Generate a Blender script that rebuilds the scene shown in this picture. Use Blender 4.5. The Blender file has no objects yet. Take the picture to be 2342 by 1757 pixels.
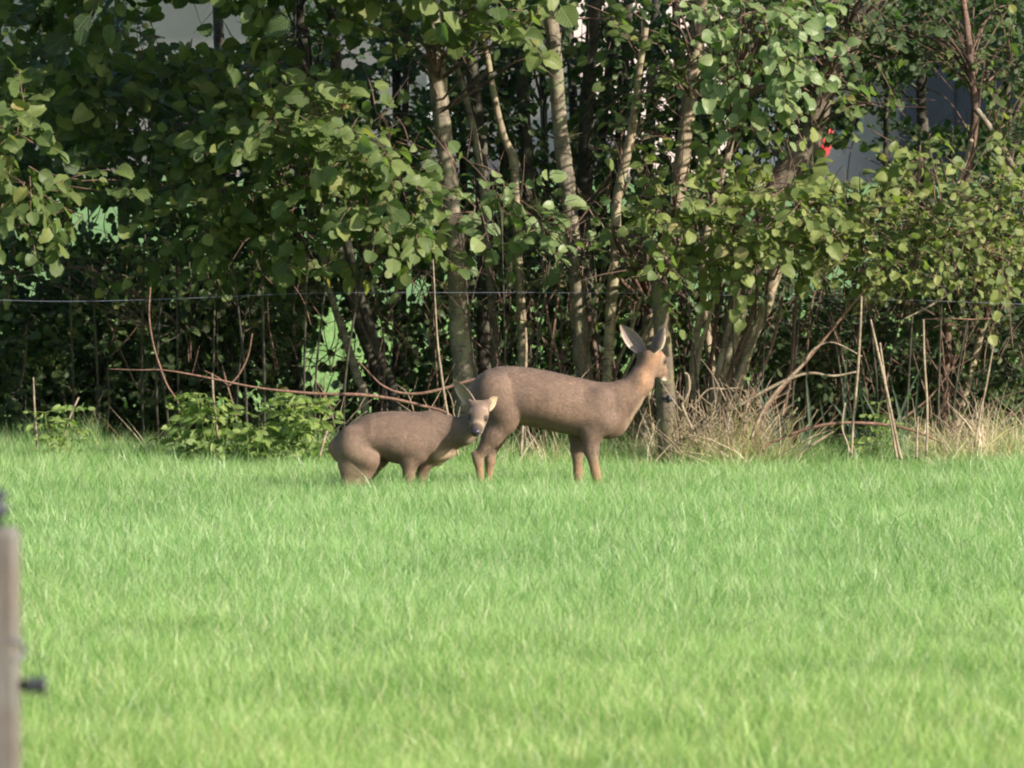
import bpy, math, random
import numpy as np
from mathutils import Vector, Matrix, Quaternion

# ------------------------------------------------------------------ camera, light
SC = bpy.context.scene
COL = SC.collection
F_PX, CX, CY, HORIZON = 18800.0, 1171.0, 878.5, 194.0     # in pixels of the 2342-wide photograph
CAM_Z = 2.1
PITCH = math.atan((CY - HORIZON) / F_PX)
cam_d = bpy.data.cameras.new('camera')
cam = bpy.data.objects.new('camera', cam_d)
COL.objects.link(cam)
cam.location = (0, 0, CAM_Z)
cam.rotation_euler = (math.pi / 2 - PITCH, 0, 0)
cam_d.sensor_width = 36.0
cam_d.lens = 36.0 * F_PX / 2342.0
cam_d.clip_start = 0.5
cam_d.clip_end = 2000
cam_d.dof.use_dof = True
cam_d.dof.focus_distance = 41.5
cam_d.dof.aperture_fstop = 9.5
SC.camera = cam

SUN_EL, SUN_AZ = math.radians(27), math.radians(60)        # azimuth: to the right of the line back to the camera
S = Vector((math.cos(SUN_EL) * math.sin(SUN_AZ), -math.cos(SUN_EL) * math.cos(SUN_AZ), math.sin(SUN_EL)))
world = bpy.data.worlds.new('World')
SC.world = world
world.use_nodes = True
wn = world.node_tree
bg = wn.nodes['Background']
sky = wn.nodes.new('ShaderNodeTexSky')
sky.sky_type = 'NISHITA'
sky.sun_disc = False
sky.sun_elevation = SUN_EL
sky.sun_rotation = math.atan2(S.x, S.y)
wn.links.new(sky.outputs[0], bg.inputs[0])
bg.inputs[1].default_value = 0.105
sun_d = bpy.data.lights.new('sun', 'SUN')
sun_d.energy = 4.9
sun_d.angle = math.radians(0.6)
sun_d.color = (1.0, 0.91, 0.80)
sun = bpy.data.objects.new('sun', sun_d)
sun.rotation_euler = S.to_track_quat('Z', 'Y').to_euler()
COL.objects.link(sun)
SC.view_settings.view_transform = 'Standard'
SC.view_settings.look = 'None'
SC.view_settings.gamma = 1.0
SC.view_settings.exposure = 1.15
SC.view_settings.use_curve_mapping = False
SC.render.engine = 'CYCLES'
SC.cycles.use_denoising = True
SC.cycles.max_bounces = 8
SC.cycles.transparent_max_bounces = 4
SC.cycles.transmission_bounces = 4
SC.cycles.filter_width = 2.1
SC.cycles.sample_clamp_indirect = 6.0

random.seed(4)
rng = np.random.default_rng(7)


def P(x, y, Y):
    """point at distance Y seen at (x, y) of the 2211-wide view of the photograph"""
    a = (x * 1.05925 - CX) / F_PX
    b = -(y * 1.05925 - CY) / F_PX
    cp, sp = math.cos(PITCH), math.sin(PITCH)
    d = (a, cp + b * sp, -sp + b * cp)
    t = Y / d[1]
    return Vector((d[0] * t, Y, CAM_Z + d[2] * t))


def proj(p):
    cp, sp = math.cos(PITCH), math.sin(PITCH)
    dz = p[2] - CAM_Z
    f = p[1] * cp - dz * sp
    u = p[1] * sp + dz * cp
    return (CX + F_PX * p[0] / f) / 1.05925, (CY - F_PX * u / f) / 1.05925


def pxm(Y):
    return Y / F_PX * 1.05925


def ground_z(x, y):
    """the field is level; a shallow ditch runs under the tree line"""
    x = np.asarray(x, float); y = np.asarray(y, float)
    d = np.clip((y - 43.4) / 1.0, 0, 1) * np.clip((48.6 - y) / 1.6, 0, 1)
    d = d * d * (3 - 2 * d)
    return 0.03 * np.sin(x * 0.9 + 1) * np.sin(y * 0.55) - 0.35 * d


def gz(x, y):
    return float(ground_z(x, y))


# ------------------------------------------------------------------ mesh helpers
class MB:
    """collects quads, with a per-vertex colour-variation value, a leaf coordinate and a coat colour"""
    def __init__(s):
        s.V, s.F, s.T, s.U, s.n = [], [], [], [], 0

    def add(s, V, F, tint=0.0, uv=None):
        V = np.asarray(V, np.float32); F = np.asarray(F, np.int32)
        s.V.append(V); s.F.append(F + s.n)
        t = np.empty(len(V), np.float32); t[:] = tint
        s.T.append(t)
        s.U.append(np.zeros((len(V), 2), np.float32) if uv is None else np.asarray(uv, np.float32))
        s.n += len(V)

    def mesh(s, name, mat, smooth=True):
        V = np.concatenate(s.V); F = np.concatenate(s.F)
        me = bpy.data.meshes.new(name)
        me.vertices.add(len(V)); me.vertices.foreach_set('co', V.ravel())
        me.loops.add(F.size); me.loops.foreach_set('vertex_index', F.ravel())
        me.polygons.add(len(F))
        me.polygons.foreach_set('loop_start', np.arange(0, F.size, 4, dtype=np.int32))
        me.polygons.foreach_set('loop_total', np.full(len(F), 4, np.int32))
        me.update(calc_edges=True)
        me.polygons.foreach_set('use_smooth', np.full(len(F), bool(smooth)))
        a = me.attributes.new('tint', 'FLOAT', 'POINT'); a.data.foreach_set('value', np.concatenate(s.T))
        U = np.concatenate(s.U); U3 = np.zeros((len(U), 3), np.float32); U3[:, :2] = U
        a = me.attributes.new('luv', 'FLOAT_VECTOR', 'POINT'); a.data.foreach_set('vector', U3.ravel())
        if mat: me.materials.append(mat)
        return me


def link(name, me, parent=None, kind=None, label=None, loc=None):
    o = bpy.data.objects.new(name, me)
    COL.objects.link(o)
    if parent is not None: o.parent = parent
    if kind: o['kind'] = kind
    if label: o['label'] = label
    if loc is not None: o.location = loc
    return o


def thing(name, label, cat, loc=(0, 0, 0), group=None, me=None):
    o = bpy.data.objects.new(name, me)
    COL.objects.link(o)
    o.location = loc
    o['label'] = label; o['category'] = cat
    if group: o['group'] = group
    return o


def catmull(pts, rad, per=6):
    P_ = np.array([tuple(p) for p in pts], float); R = np.array(rad, float)
    if len(P_) == 2:
        t = np.linspace(0, 1, per + 1)[:, None]
        return P_[0] * (1 - t) + P_[1] * t, R[0] * (1 - t[:, 0]) + R[1] * t[:, 0]
    Q = np.vstack([2 * P_[0] - P_[1], P_, 2 * P_[-1] - P_[-2]])
    out, ro = [], []
    for i in range(len(P_) - 1):
        p0, p1, p2, p3 = Q[i:i + 4]
        for k in range(per):
            t = k / per
            out.append(0.5 * ((2 * p1) + (-p0 + p2) * t + (2 * p0 - 5 * p1 + 4 * p2 - p3) * t * t + (-p0 + 3 * p1 - 3 * p2 + p3) * t ** 3))
            ro.append(R[i] * (1 - t) + R[i + 1] * t)
    out.append(P_[-1]); ro.append(R[-1])
    return np.array(out), np.array(ro)


def tube(mb, pts, rad, sides=8, per=5, bump=0.0, tint=0.0, origin=(0, 0, 0)):
    C, R = catmull(pts, rad, per)
    n = len(C)
    T = np.gradient(C, axis=0)
    T /= np.linalg.norm(T, axis=1)[:, None] + 1e-9
    ref = np.array([0.13, 1.0, 0.07])
    if abs(np.dot(T.mean(0), ref)) > 0.9: ref = np.array([1.0, 0.1, 0.2])
    A = np.cross(T, ref); A /= np.linalg.norm(A, axis=1)[:, None] + 1e-9
    B = np.cross(T, A)
    th = np.arange(sides) * 2 * math.pi / sides
    rr = R[:, None] * (1 + bump * rng.standard_normal((n, sides)))
    if bump:
        rr *= (1 + bump * 1.2 * np.sin(np.linspace(0, n * 0.35, n) + rng.random() * 6))[:, None]
    V = C[:, None, :] + rr[..., None] * (np.cos(th)[None, :, None] * A[:, None, :] + np.sin(th)[None, :, None] * B[:, None, :])
    V = V.reshape(-1, 3)
    # closing ring at each end
    V = np.vstack([V, np.repeat(C[:1], sides, 0), np.repeat(C[-1:], sides, 0)]) - np.array(origin)
    i = np.arange(n - 1)[:, None] * sides; j = np.arange(sides)[None, :]; j2 = (j + 1) % sides
    F = np.stack([i + j, i + j2, i + sides + j2, i + sides + j], -1).reshape(-1, 4)
    e0 = n * sides; e1 = e0 + sides; jj = np.arange(sides); jj2 = (jj + 1) % sides; l0 = (n - 1) * sides
    F = np.vstack([F, np.stack([e0 + jj, e0 + jj2, jj2, jj], -1), np.stack([l0 + jj, l0 + jj2, e1 + jj2, e1 + jj], -1)])
    mb.add(V, F, tint)
    return C, R


def box(mb, x0, x1, y0, y1, z0, z1, tint=0.0):
    V = [(x0, y0, z0), (x1, y0, z0), (x1, y1, z0), (x0, y1, z0), (x0, y0, z1), (x1, y0, z1), (x1, y1, z1), (x0, y1, z1)]
    F = [(0, 3, 2, 1), (4, 5, 6, 7), (0, 1, 5, 4), (1, 2, 6, 5), (2, 3, 7, 6), (3, 0, 4, 7)]
    mb.add(V, F, tint)


# ------------------------------------------------------------------ materials
class NT:
    def __init__(s, name):
        s.m = bpy.data.materials.new(name); s.m.use_nodes = True
        s.t = s.m.node_tree; s.b = s.t.nodes['Principled BSDF']

    def n(s, typ, **kw):
        x = s.t.nodes.new(typ)
        for k, v in kw.items():
            if k.startswith('i_'):
                x.inputs[int(k[2:])].default_value = v
            else:
                setattr(x, k, v)
        return x

    def l(s, a, b): s.t.links.new(a, b)

    def ramp(s, fac, stops):
        r = s.n('ShaderNodeValToRGB')
        e = r.color_ramp.elements
        while len(e) < len(stops): e.new(0.5)
        for i, (p, c) in enumerate(stops):
            e[i].position = p; e[i].color = (*c, 1)
        s.l(fac, r.inputs[0]); return r

    def noise(s, scale, detail=4, vec=None, rough=0.6):
        x = s.n('ShaderNodeTexNoise'); x.inputs['Scale'].default_value = scale
        x.inputs['Detail'].default_value = detail; x.inputs['Roughness'].default_value = rough
        if vec is not None: s.l(vec, x.inputs['Vector'])
        return x

    def bump(s, h, strength, dist=0.01):
        x = s.n('ShaderNodeBump'); x.inputs['Strength'].default_value = strength
        x.inputs['Distance'].default_value = dist; s.l(h, x.inputs['Height'])
        s.l(x.outputs[0], s.b.inputs['Normal']); return x


def mat_leaf(name, cols, trans, rough=0.42, spec=0.5):
    """cols: ramp over the variation value; translucent leaf with a vein relief"""
    m = NT(name)
    at = m.n('ShaderNodeAttribute', attribute_name='tint')
    oi = m.n('ShaderNodeObjectInfo')
    add = m.n('ShaderNodeMath', operation='ADD'); m.l(at.outputs['Fac'], add.inputs[0]); m.l(oi.outputs['Random'], add.inputs[1])
    fr = m.n('ShaderNodeMath', operation='FRACT'); m.l(add.outputs[0], fr.inputs[0])
    r = m.ramp(fr.outputs[0], cols)
    uv = m.n('ShaderNodeAttribute', attribute_name='luv')
    sep = m.n('ShaderNodeSeparateXYZ'); m.l(uv.outputs['Vector'], sep.inputs[0])
    ab = m.n('ShaderNodeMath', operation='ABSOLUTE'); m.l(sep.outputs[0], ab.inputs[0])
    # side veins run obliquely from the midrib
    ms = m.n('ShaderNodeMath', operation='MULTIPLY_ADD'); m.l(ab.outputs[0], ms.inputs[0]); ms.inputs[1].default_value = -0.9
    m.l(sep.outputs[1], ms.inputs[2])
    mf = m.n('ShaderNodeMath', operation='MULTIPLY'); m.l(ms.outputs[0], mf.inputs[0]); mf.inputs[1].default_value = 44.0
    sn = m.n('ShaderNodeMath', operation='SINE'); m.l(mf.outputs[0], sn.inputs[0])
    ve = m.n('ShaderNodeMapRange'); m.l(sn.outputs[0], ve.inputs[0]); ve.inputs[1].default_value = 0.6; ve.inputs[2].default_value = 1.0
    mid = m.n('ShaderNodeMapRange'); m.l(ab.outputs[0], mid.inputs[0]); mid.inputs[1].default_value = 0.0; mid.inputs[2].default_value = 0.04
    mid.inputs[3].default_value = 1.0; mid.inputs[4].default_value = 0.0
    mx = m.n('ShaderNodeMath', operation='MAXIMUM'); m.l(ve.outputs[0], mx.inputs[0]); m.l(mid.outputs[0], mx.inputs[1])
    mix = m.n('ShaderNodeMix', data_type='RGBA'); m.l(r.outputs[0], mix.inputs[6]); mix.inputs[7].default_value = (0.19, 0.22, 0.08, 1)
    mm = m.n('ShaderNodeMath', operation='MULTIPLY'); m.l(mx.outputs[0], mm.inputs[0]); mm.inputs[1].default_value = 0.35
    m.l(mm.outputs[0], mix.inputs[0])
    geo = m.n('ShaderNodeNewGeometry')
    nz = m.noise(60, 3, geo.outputs['Position'])
    sp = m.ramp(nz.outputs[0], [(0.30, (0.62, 0.55, 0.4)), (0.42, (1, 1, 1))])
    mu = m.n('ShaderNodeMix', data_type='RGBA', blend_type='MULTIPLY'); mu.inputs[0].default_value = 0.6
    m.l(mix.outputs[2], mu.inputs[6]); m.l(sp.outputs[0], mu.inputs[7])
    m.l(mu.outputs[2], m.b.inputs['Base Color'])
    m.b.inputs['Roughness'].default_value = rough + .08
    m.b.inputs['Specular IOR Level'].default_value = spec * .7
    bp = m.bump(mx.outputs[0], 0.5, 0.004); bp.invert = True
    tr = m.n('ShaderNodeBsdfTranslucent')
    tm = m.n('ShaderNodeMix', data_type='RGBA', blend_type='MULTIPLY'); tm.inputs[0].default_value = 1
    m.l(mu.outputs[2], tm.inputs[6]); tm.inputs[7].default_value = (*trans, 1)
    m.l(tm.outputs[2], tr.inputs[0])
    ms2 = m.n('ShaderNodeMixShader'); ms2.inputs[0].default_value = 0.38
    m.l(m.b.outputs[0], ms2.inputs[1]); m.l(tr.outputs[0], ms2.inputs[2])
    m.l(ms2.outputs[0], m.t.nodes['Material Output'].inputs[0])
    return m.m


M = {}
M['leaf'] = mat_leaf('alder_leaf', [(0.0, (0.050, 0.085, 0.026)), (0.35, (0.080, 0.118, 0.034)), (0.7, (0.112, 0.150, 0.044)),
                                    (0.95, (0.155, 0.19, 0.06)), (0.985, (0.20, 0.20, 0.05)), (1.0, (0.25, 0.18, 0.07))], (1.5, 1.9, 0.9))
M['leaf_pale'] = mat_leaf('pale_leaf', [(0.0, (0.11, 0.165, 0.06)), (0.4, (0.155, 0.215, 0.085)), (0.8, (0.20, 0.26, 0.11)),
                                        (1.0, (0.21, 0.25, 0.10))], (1.4, 1.7, 0.9), 0.36, 0.6)
M['leaf_yellow'] = mat_leaf('yellowing_leaf', [(0.0, (0.085, 0.120, 0.032)), (0.45, (0.140, 0.175, 0.046)), (0.85, (0.205, 0.235, 0.066)),
                                               (0.95, (0.24, 0.26, 0.085)), (1.0, (0.30, 0.25, 0.11))], (1.4, 1.7, 0.8))
M['leaf_dark'] = mat_leaf('shade_toned_leaf', [(0.0, (0.022, 0.045, 0.016)), (0.5, (0.034, 0.064, 0.020)), (0.9, (0.055, 0.09, 0.026)),
                                         (1.0, (0.13, 0.13, 0.035))], (1.3, 1.8, 0.9))  # leaf colours darkened to paint in the shade inside the hedge
M['weed'] = mat_leaf('weed_leaf', [(0.0, (0.11, 0.175, 0.045)), (0.5, (0.165, 0.235, 0.06)), (1.0, (0.23, 0.29, 0.085))], (1.4, 1.7, 0.7))
M['reed'] = mat_leaf('reed_leaf', [(0.0, (0.045, 0.075, 0.050)), (0.6, (0.06, 0.10, 0.068)), (1.0, (0.08, 0.12, 0.08))], (1.2, 1.5, 1.0))


def mat_bark(name, dark, light, lichen=None, scale=1.0, lich_amt=0.5):
    m = NT(name)
    geo = m.n('ShaderNodeNewGeometry')
    mp = m.n('ShaderNodeMapping'); m.l(geo.outputs['Position'], mp.inputs[0]); mp.inputs['Scale'].default_value = (1, 1, 0.35)
    a = m.noise(38 * scale, 6, mp.outputs[0], 0.7)
    b = m.noise(7 * scale, 3, geo.outputs['Position'])
    s = m.n('ShaderNodeMath', operation='MULTIPLY_ADD'); m.l(b.outputs[0], s.inputs[0]); s.inputs[1].default_value = 0.7
    m.l(a.outputs[0], s.inputs[2])
    r = m.ramp(s.outputs[0], [(0.62, dark), (0.85, tuple((x + y) / 2 for x, y in zip(dark, light))), (1.05, light)])
    out = r.outputs[0]
    mp2 = m.n('ShaderNodeMapping'); m.l(geo.outputs['Position'], mp2.inputs[0]); mp2.inputs['Scale'].default_value = (1, 1, 4.5)
    le = m.noise(17 * scale, 4, mp2.outputs[0], 0.6)
    lr_ = m.ramp(le.outputs[0], [(0.36, (.42, .40, .38)), (0.46, (1, 1, 1)), (0.64, (1, 1, 1)), (0.74, (1.25, 1.22, 1.15))])
    lm = m.n('ShaderNodeMix', data_type='RGBA', blend_type='MULTIPLY'); lm.inputs[0].default_value = .9
    m.l(out, lm.inputs[6]); m.l(lr_.outputs[0], lm.inputs[7]); out = lm.outputs[2]
    if lichen:
        c = m.noise(16 * scale, 5, geo.outputs['Position'], 0.65)
        lr = m.ramp(c.outputs[0], [(0.52 - 0.1 * lich_amt, (0, 0, 0)), (0.66 - 0.1 * lich_amt, (1, 1, 1))])
        mx = m.n('ShaderNodeMix', data_type='RGBA'); m.l(lr.outputs[0], mx.inputs[0]); m.l(out, mx.inputs[6]); mx.inputs[7].default_value = (*lichen, 1)
        out = mx.outputs[2]
    m.l(out, m.b.inputs['Base Color'])
    m.b.inputs['Roughness'].default_value = 0.85
    m.bump(a.outputs[0], 0.8, 0.006)
    return m.m


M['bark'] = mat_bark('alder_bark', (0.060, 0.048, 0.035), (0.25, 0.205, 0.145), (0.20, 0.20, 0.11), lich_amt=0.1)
M['bark_dark'] = mat_bark('shade_toned_bark', (0.024, 0.020, 0.015), (0.075, 0.062, 0.045), (0.07, 0.075, 0.04), lich_amt=0.1)  # bark colour darkened to paint in the shade on the rear stems
M['bark_mid'] = mat_bark('brown_bark', (0.045, 0.035, 0.025), (0.16, 0.13, 0.09), (0.13, 0.13, 0.07), lich_amt=0.1)
M['bark_pale'] = mat_bark('pale_bark', (0.11, 0.085, 0.055), (0.34, 0.265, 0.175), (0.26, 0.24, 0.13), lich_amt=0.1)
M['bark_red'] = mat_bark('reddish_bark', (0.06, 0.035, 0.026), (0.17, 0.10, 0.07))
M['bramble'] = mat_bark('bramble_bark', (0.11, 0.055, 0.038), (0.26, 0.145, 0.10), scale=2)
M['straw'] = mat_bark('dry_stalk', (0.14, 0.10, 0.065), (0.36, 0.28, 0.19), scale=2)
M['post'] = mat_bark('mossy_post_wood', (0.045, 0.034, 0.023), (0.135, 0.104, 0.07), (0.12, 0.105, 0.045), scale=0.7, lich_amt=0.45)


def mat_plain(name, col, rough=0.7, var=0.15, scale=8.0, metallic=0.0, bumpd=0.0):
    m = NT(name)
    geo = m.n('ShaderNodeTexCoord')
    a = m.noise(scale, 5, geo.outputs['Object'])
    lo = tuple(c * (1 - var) for c in col); hi = tuple(min(1, c * (1 + var)) for c in col)
    r = m.ramp(a.outputs[0], [(0.3, lo), (0.7, hi)])
    m.l(r.outputs[0], m.b.inputs['Base Color'])
    m.b.inputs['Roughness'].default_value = rough
    m.b.inputs['Metallic'].default_value = metallic
    if bumpd: m.bump(a.outputs[0], 0.5, bumpd)
    return m.m


M['plastic'] = mat_plain('black_plastic', (0.018, 0.02, 0.03), 0.6, 0.1)
M['wire'] = mat_plain('galvanised_wire', (0.27, 0.28, 0.37), 0.45, 0.1, 30, 0.3)
M['plaster'] = mat_plain('grey_render', (0.33, 0.275, 0.26), 0.9, 0.08, 0.8)
M['white_wall'] = mat_plain('white_wall', (0.74, 0.62, 0.55), 0.85, 0.08, 0.9)
M['dark_board'] = mat_plain('dark_boards', (0.034, 0.034, 0.052), 0.8, 0.25, 1.6)
M['roof'] = mat_plain('roof_slate', (0.11, 0.105, 0.12), 0.7, 0.2, 2.0)
M['frame'] = mat_plain('white_frame', (0.75, 0.73, 0.7), 0.6, 0.05)
M['glass'] = mat_plain('window_glass', (0.03, 0.035, 0.05), 0.08, 0.1)
M['red'] = mat_plain('red_cloth', (0.55, 0.035, 0.045), 0.75, 0.15, 9)
M['nose'] = mat_plain('nose_skin', (0.022, 0.018, 0.028), 0.38, 0.2, 60, 0, 0.001)
M['eye'] = mat_plain('eye_surface', (0.012, 0.008, 0.008), 0.08, 0.1)
M['hoof'] = mat_plain('hoof_horn', (0.03, 0.025, 0.022), 0.5, 0.2, 40)


def mat_grass(name, cols, straw):
    m = NT(name)
    at = m.n('ShaderNodeAttribute', attribute_name='tint')
    oi = m.n('ShaderNodeObjectInfo')
    uv = m.n('ShaderNodeAttribute', attribute_name='luv')
    sep = m.n('ShaderNodeSeparateXYZ'); m.l(uv.outputs['Vector'], sep.inputs[0])
    geo = m.n('ShaderNodeNewGeometry')
    nz = m.noise(0.9, 5, geo.outputs['Position'], 0.7)
    # variation: per blade + per patch + broad drift over the field
    s1 = m.n('ShaderNodeMath', operation='MULTIPLY_ADD'); m.l(oi.outputs['Random'], s1.inputs[0]); s1.inputs[1].default_value = 0.16; m.l(at.outputs['Fac'], s1.inputs[2])
    s2 = m.n('ShaderNodeMath', operation='MULTIPLY_ADD'); m.l(nz.outputs[0], s2.inputs[0]); s2.inputs[1].default_value = 0.9; m.l(s1.outputs[0], s2.inputs[2])
    s3 = m.n('ShaderNodeMath', operation='SUBTRACT'); m.l(s2.outputs[0], s3.inputs[0]); s3.inputs[1].default_value = 0.48
    r = m.ramp(s3.outputs[0], cols)
    gt = m.n('ShaderNodeMath', operation='GREATER_THAN'); m.l(at.outputs['Fac'], gt.inputs[0]); gt.inputs[1].default_value = 1.5
    mx = m.n('ShaderNodeMix', data_type='RGBA'); m.l(gt.outputs[0], mx.inputs[0]); m.l(r.outputs[0], mx.inputs[6]); mx.inputs[7].default_value = (*straw, 1)
    # tip light painted in: blades darker at the base, paler towards the tip
    hr = m.ramp(sep.outputs[1], [(0.0, (0.9, 0.95, 0.7)), (0.4, (1, 1, 1)), (1.0, (1.12, 1.06, 1.0))])
    mu = m.n('ShaderNodeMix', data_type='RGBA', blend_type='MULTIPLY'); mu.inputs[0].default_value = 1
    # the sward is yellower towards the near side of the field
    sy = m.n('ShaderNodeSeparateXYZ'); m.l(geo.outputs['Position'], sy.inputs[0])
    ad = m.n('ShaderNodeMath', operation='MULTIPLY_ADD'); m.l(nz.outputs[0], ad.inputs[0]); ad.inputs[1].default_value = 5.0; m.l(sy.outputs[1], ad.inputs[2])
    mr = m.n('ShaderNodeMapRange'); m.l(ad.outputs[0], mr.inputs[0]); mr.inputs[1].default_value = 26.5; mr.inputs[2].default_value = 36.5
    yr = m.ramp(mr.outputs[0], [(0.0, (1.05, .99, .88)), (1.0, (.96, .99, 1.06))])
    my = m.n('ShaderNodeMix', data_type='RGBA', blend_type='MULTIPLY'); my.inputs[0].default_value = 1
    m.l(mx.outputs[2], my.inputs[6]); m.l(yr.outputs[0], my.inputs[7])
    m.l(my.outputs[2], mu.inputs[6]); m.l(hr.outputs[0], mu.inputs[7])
    m.l(mu.outputs[2], m.b.inputs['Base Color'])
    m.b.inputs['Roughness'].default_value = 0.38
    m.b.inputs['Specular IOR Level'].default_value = 0.55
    tr = m.n('ShaderNodeBsdfTranslucent')
    tm = m.n('ShaderNodeMix', data_type='RGBA', blend_type='MULTIPLY'); tm.inputs[0].default_value = 1
    m.l(mu.outputs[2], tm.inputs[6]); tm.inputs[7].default_value = (1.35, 1.5, 0.9, 1)
    m.l(tm.outputs[2], tr.inputs[0])
    ms = m.n('ShaderNodeMixShader'); ms.inputs[0].default_value = 0.4
    m.l(m.b.outputs[0], ms.inputs[1]); m.l(tr.outputs[0], ms.inputs[2])
    m.l(ms.outputs[0], m.t.nodes['Material Output'].inputs[0])
    return m.m


M['grass'] = mat_grass('meadow_grass', [(0.08, (0.052, 0.132, 0.024)), (0.38, (0.120, 0.255, 0.058)), (0.68, (0.210, 0.380, 0.102)), (0.94, (0.44, 0.58, 0.26))],
                       (0.55, 0.53, 0.36))
M['drygrass'] = mat_grass('dry_grass', [(0.05, (0.26, 0.18, 0.11)), (0.45, (0.50, 0.38, 0.255)), (1.0, (0.72, 0.60, 0.43))], (0.22, 0.25, 0.07))


def mat_field(name, stops, scale=3.0):
    m = NT(name)
    tc = m.n('ShaderNodeNewGeometry')
    mp = m.n('ShaderNodeMapping'); m.l(tc.outputs['Position'], mp.inputs[0]); mp.inputs['Scale'].default_value = (1, 0.3, 1); m.b.inputs['Specular IOR Level'].default_value = 0.0; m.b.inputs['IOR'].default_value = 1.0
    a = m.noise(scale, 8, mp.outputs[0], 0.7)
    r = m.ramp(a.outputs[0], stops)
    m.l(r.outputs[0], m.b.inputs['Base Color'])
    m.b.inputs['Roughness'].default_value = 0.8
    m.bump(a.outputs[0], 0.6, 0.05)
    return m.m


M['field'] = mat_field('far_meadow', [(0.3, (0.12, 0.205, 0.085)), (0.55, (0.15, 0.25, 0.105)), (0.75, (0.185, 0.285, 0.125))])
M['soil'] = mat_field('field_soil', [(0.3, (0.035, 0.05, 0.015)), (0.6, (0.07, 0.10, 0.03)), (0.8, (0.10, 0.15, 0.04))], 9)
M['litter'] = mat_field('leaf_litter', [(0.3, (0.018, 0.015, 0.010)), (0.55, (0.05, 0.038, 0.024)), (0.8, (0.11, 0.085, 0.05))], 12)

# ------------------------------------------------------------------ ground


def sheet(name, xs, ys, zoff, mat, kind='structure'):
    X, Y = np.meshgrid(xs, ys)
    V = np.stack([X, Y, ground_z(X, Y) + zoff], -1).reshape(-1, 3)
    nx = len(xs); i = np.arange(len(ys) - 1)[:, None] * nx; j = np.arange(nx - 1)[None, :]
    F = np.stack([i + j, i + j + 1, i + nx + j + 1, i + nx + j], -1).reshape(-1, 4)
    mb = MB(); mb.add(V, F)
    return link(name, mb.mesh(name, mat), kind=kind)


ys = np.concatenate([np.linspace(-30, 40, 60), np.linspace(40.3, 50, 60), np.linspace(52, 90, 30), np.linspace(100, 1400, 30)])
xs = np.concatenate([np.linspace(-700, -30, 12), np.linspace(-25, 25, 101), np.linspace(30, 700, 12)])
near = ys[ys <= 50]
sheet('ground', xs, ys, -0.03, M['field'])
sheet('field_soil', np.linspace(-24, 24, 97), np.linspace(2, 43.5, 120), -0.015, M['soil'])
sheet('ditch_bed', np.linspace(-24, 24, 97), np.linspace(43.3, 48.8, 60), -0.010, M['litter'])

# ------------------------------------------------------------------ grass
TUFTS = bpy.data.collections.new('tuft_sources')
TUFTS_DRY = bpy.data.collections.new('dry_tuft_sources')
TUFTS_FAR = bpy.data.collections.new('far_tuft_sources')


def blades(mb, n, spread, h0, h1, w, lean, straw=0.04, seg=3):
    for _ in range(n):
        r = spread * math.sqrt(rng.random()); th = rng.random() * 6.283
        bx, by = r * math.cos(th), r * math.sin(th)
        h = h0 + (h1 - h0) * rng.random() ** 1.3
        az = rng.random() * 6.283
        ln = lean * (0.25 + rng.random() * 1.2)
        ww = w * (0.6 + 0.8 * rng.random())
        fa = rng.random() * 6.283
        side = np.array([math.cos(fa), math.sin(fa), 0]) * ww * 0.5
        d = np.array([math.cos(az), math.sin(az), 0])
        V, U = [], []
        for k in range(seg + 1):
            t = k / seg
            c = np.array([bx, by, 0]) + d * (ln * h * t * t) + np.array([0, 0, h * (t - 0.28 * ln * t * t)])
            wd = (1 - t) ** 0.6 if k else 0.9
            if k == seg: wd = 0.06
            V += [c - side * wd, c + side * wd]; U += [(0, t), (1, t)]
        F = [(2 * k, 2 * k + 1, 2 * k + 3, 2 * k + 2) for k in range(seg)]
        t = rng.random()
        mb.add(V, F, 2.0 if rng.random() < straw else t, U)


for i in range(10):
    mb = MB(); blades(mb, 600, 0.26, 0.09, 0.170, 0.0030, 0.8, 0.09)
    TUFTS.objects.link(bpy.data.objects.new('tuft', mb.mesh('tuft', M['grass'])))
for i in range(6):
    mb = MB(); blades(mb, 30, 0.12, 0.12, 0.52, 0.0068, 0.6, 0.10, 4)
    TUFTS_DRY.objects.link(bpy.data.objects.new('dry_tuft', mb.mesh('dry_tuft', M['drygrass'])))


def gn_tree(name, coll):
    ng = bpy.data.node_groups.new(name, 'GeometryNodeTree')
    ng.interface.new_socket('Geometry', in_out='INPUT', socket_type='NodeSocketGeometry')
    ng.interface.new_socket('Geometry', in_out='OUTPUT', socket_type='NodeSocketGeometry')
    N = ng.nodes; L = ng.links
    gi = N.new('NodeGroupInput'); go = N.new('NodeGroupOutput')
    ci = N.new('GeometryNodeCollectionInfo'); ci.inputs['Collection'].default_value = coll
    ci.inputs['Separate Children'].default_value = True; ci.inputs['Reset Children'].default_value = True
    ip = N.new('GeometryNodeInstanceOnPoints'); ip.inputs['Pick Instance'].default_value = True
    def attr(nm, ty):
        a = N.new('GeometryNodeInputNamedAttribute'); a.data_type = ty; a.inputs['Name'].default_value = nm
        return a.outputs['Attribute']
    L.new(gi.outputs[0], ip.inputs['Points']); L.new(ci.outputs[0], ip.inputs['Instance'])
    L.new(attr('idx', 'INT'), ip.inputs['Instance Index'])
    L.new(attr('rot', 'FLOAT_VECTOR'), ip.inputs['Rotation'])
    L.new(attr('scl', 'FLOAT_VECTOR'), ip.inputs['Scale'])
    L.new(ip.outputs[0], go.inputs[0])
    return ng


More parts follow.
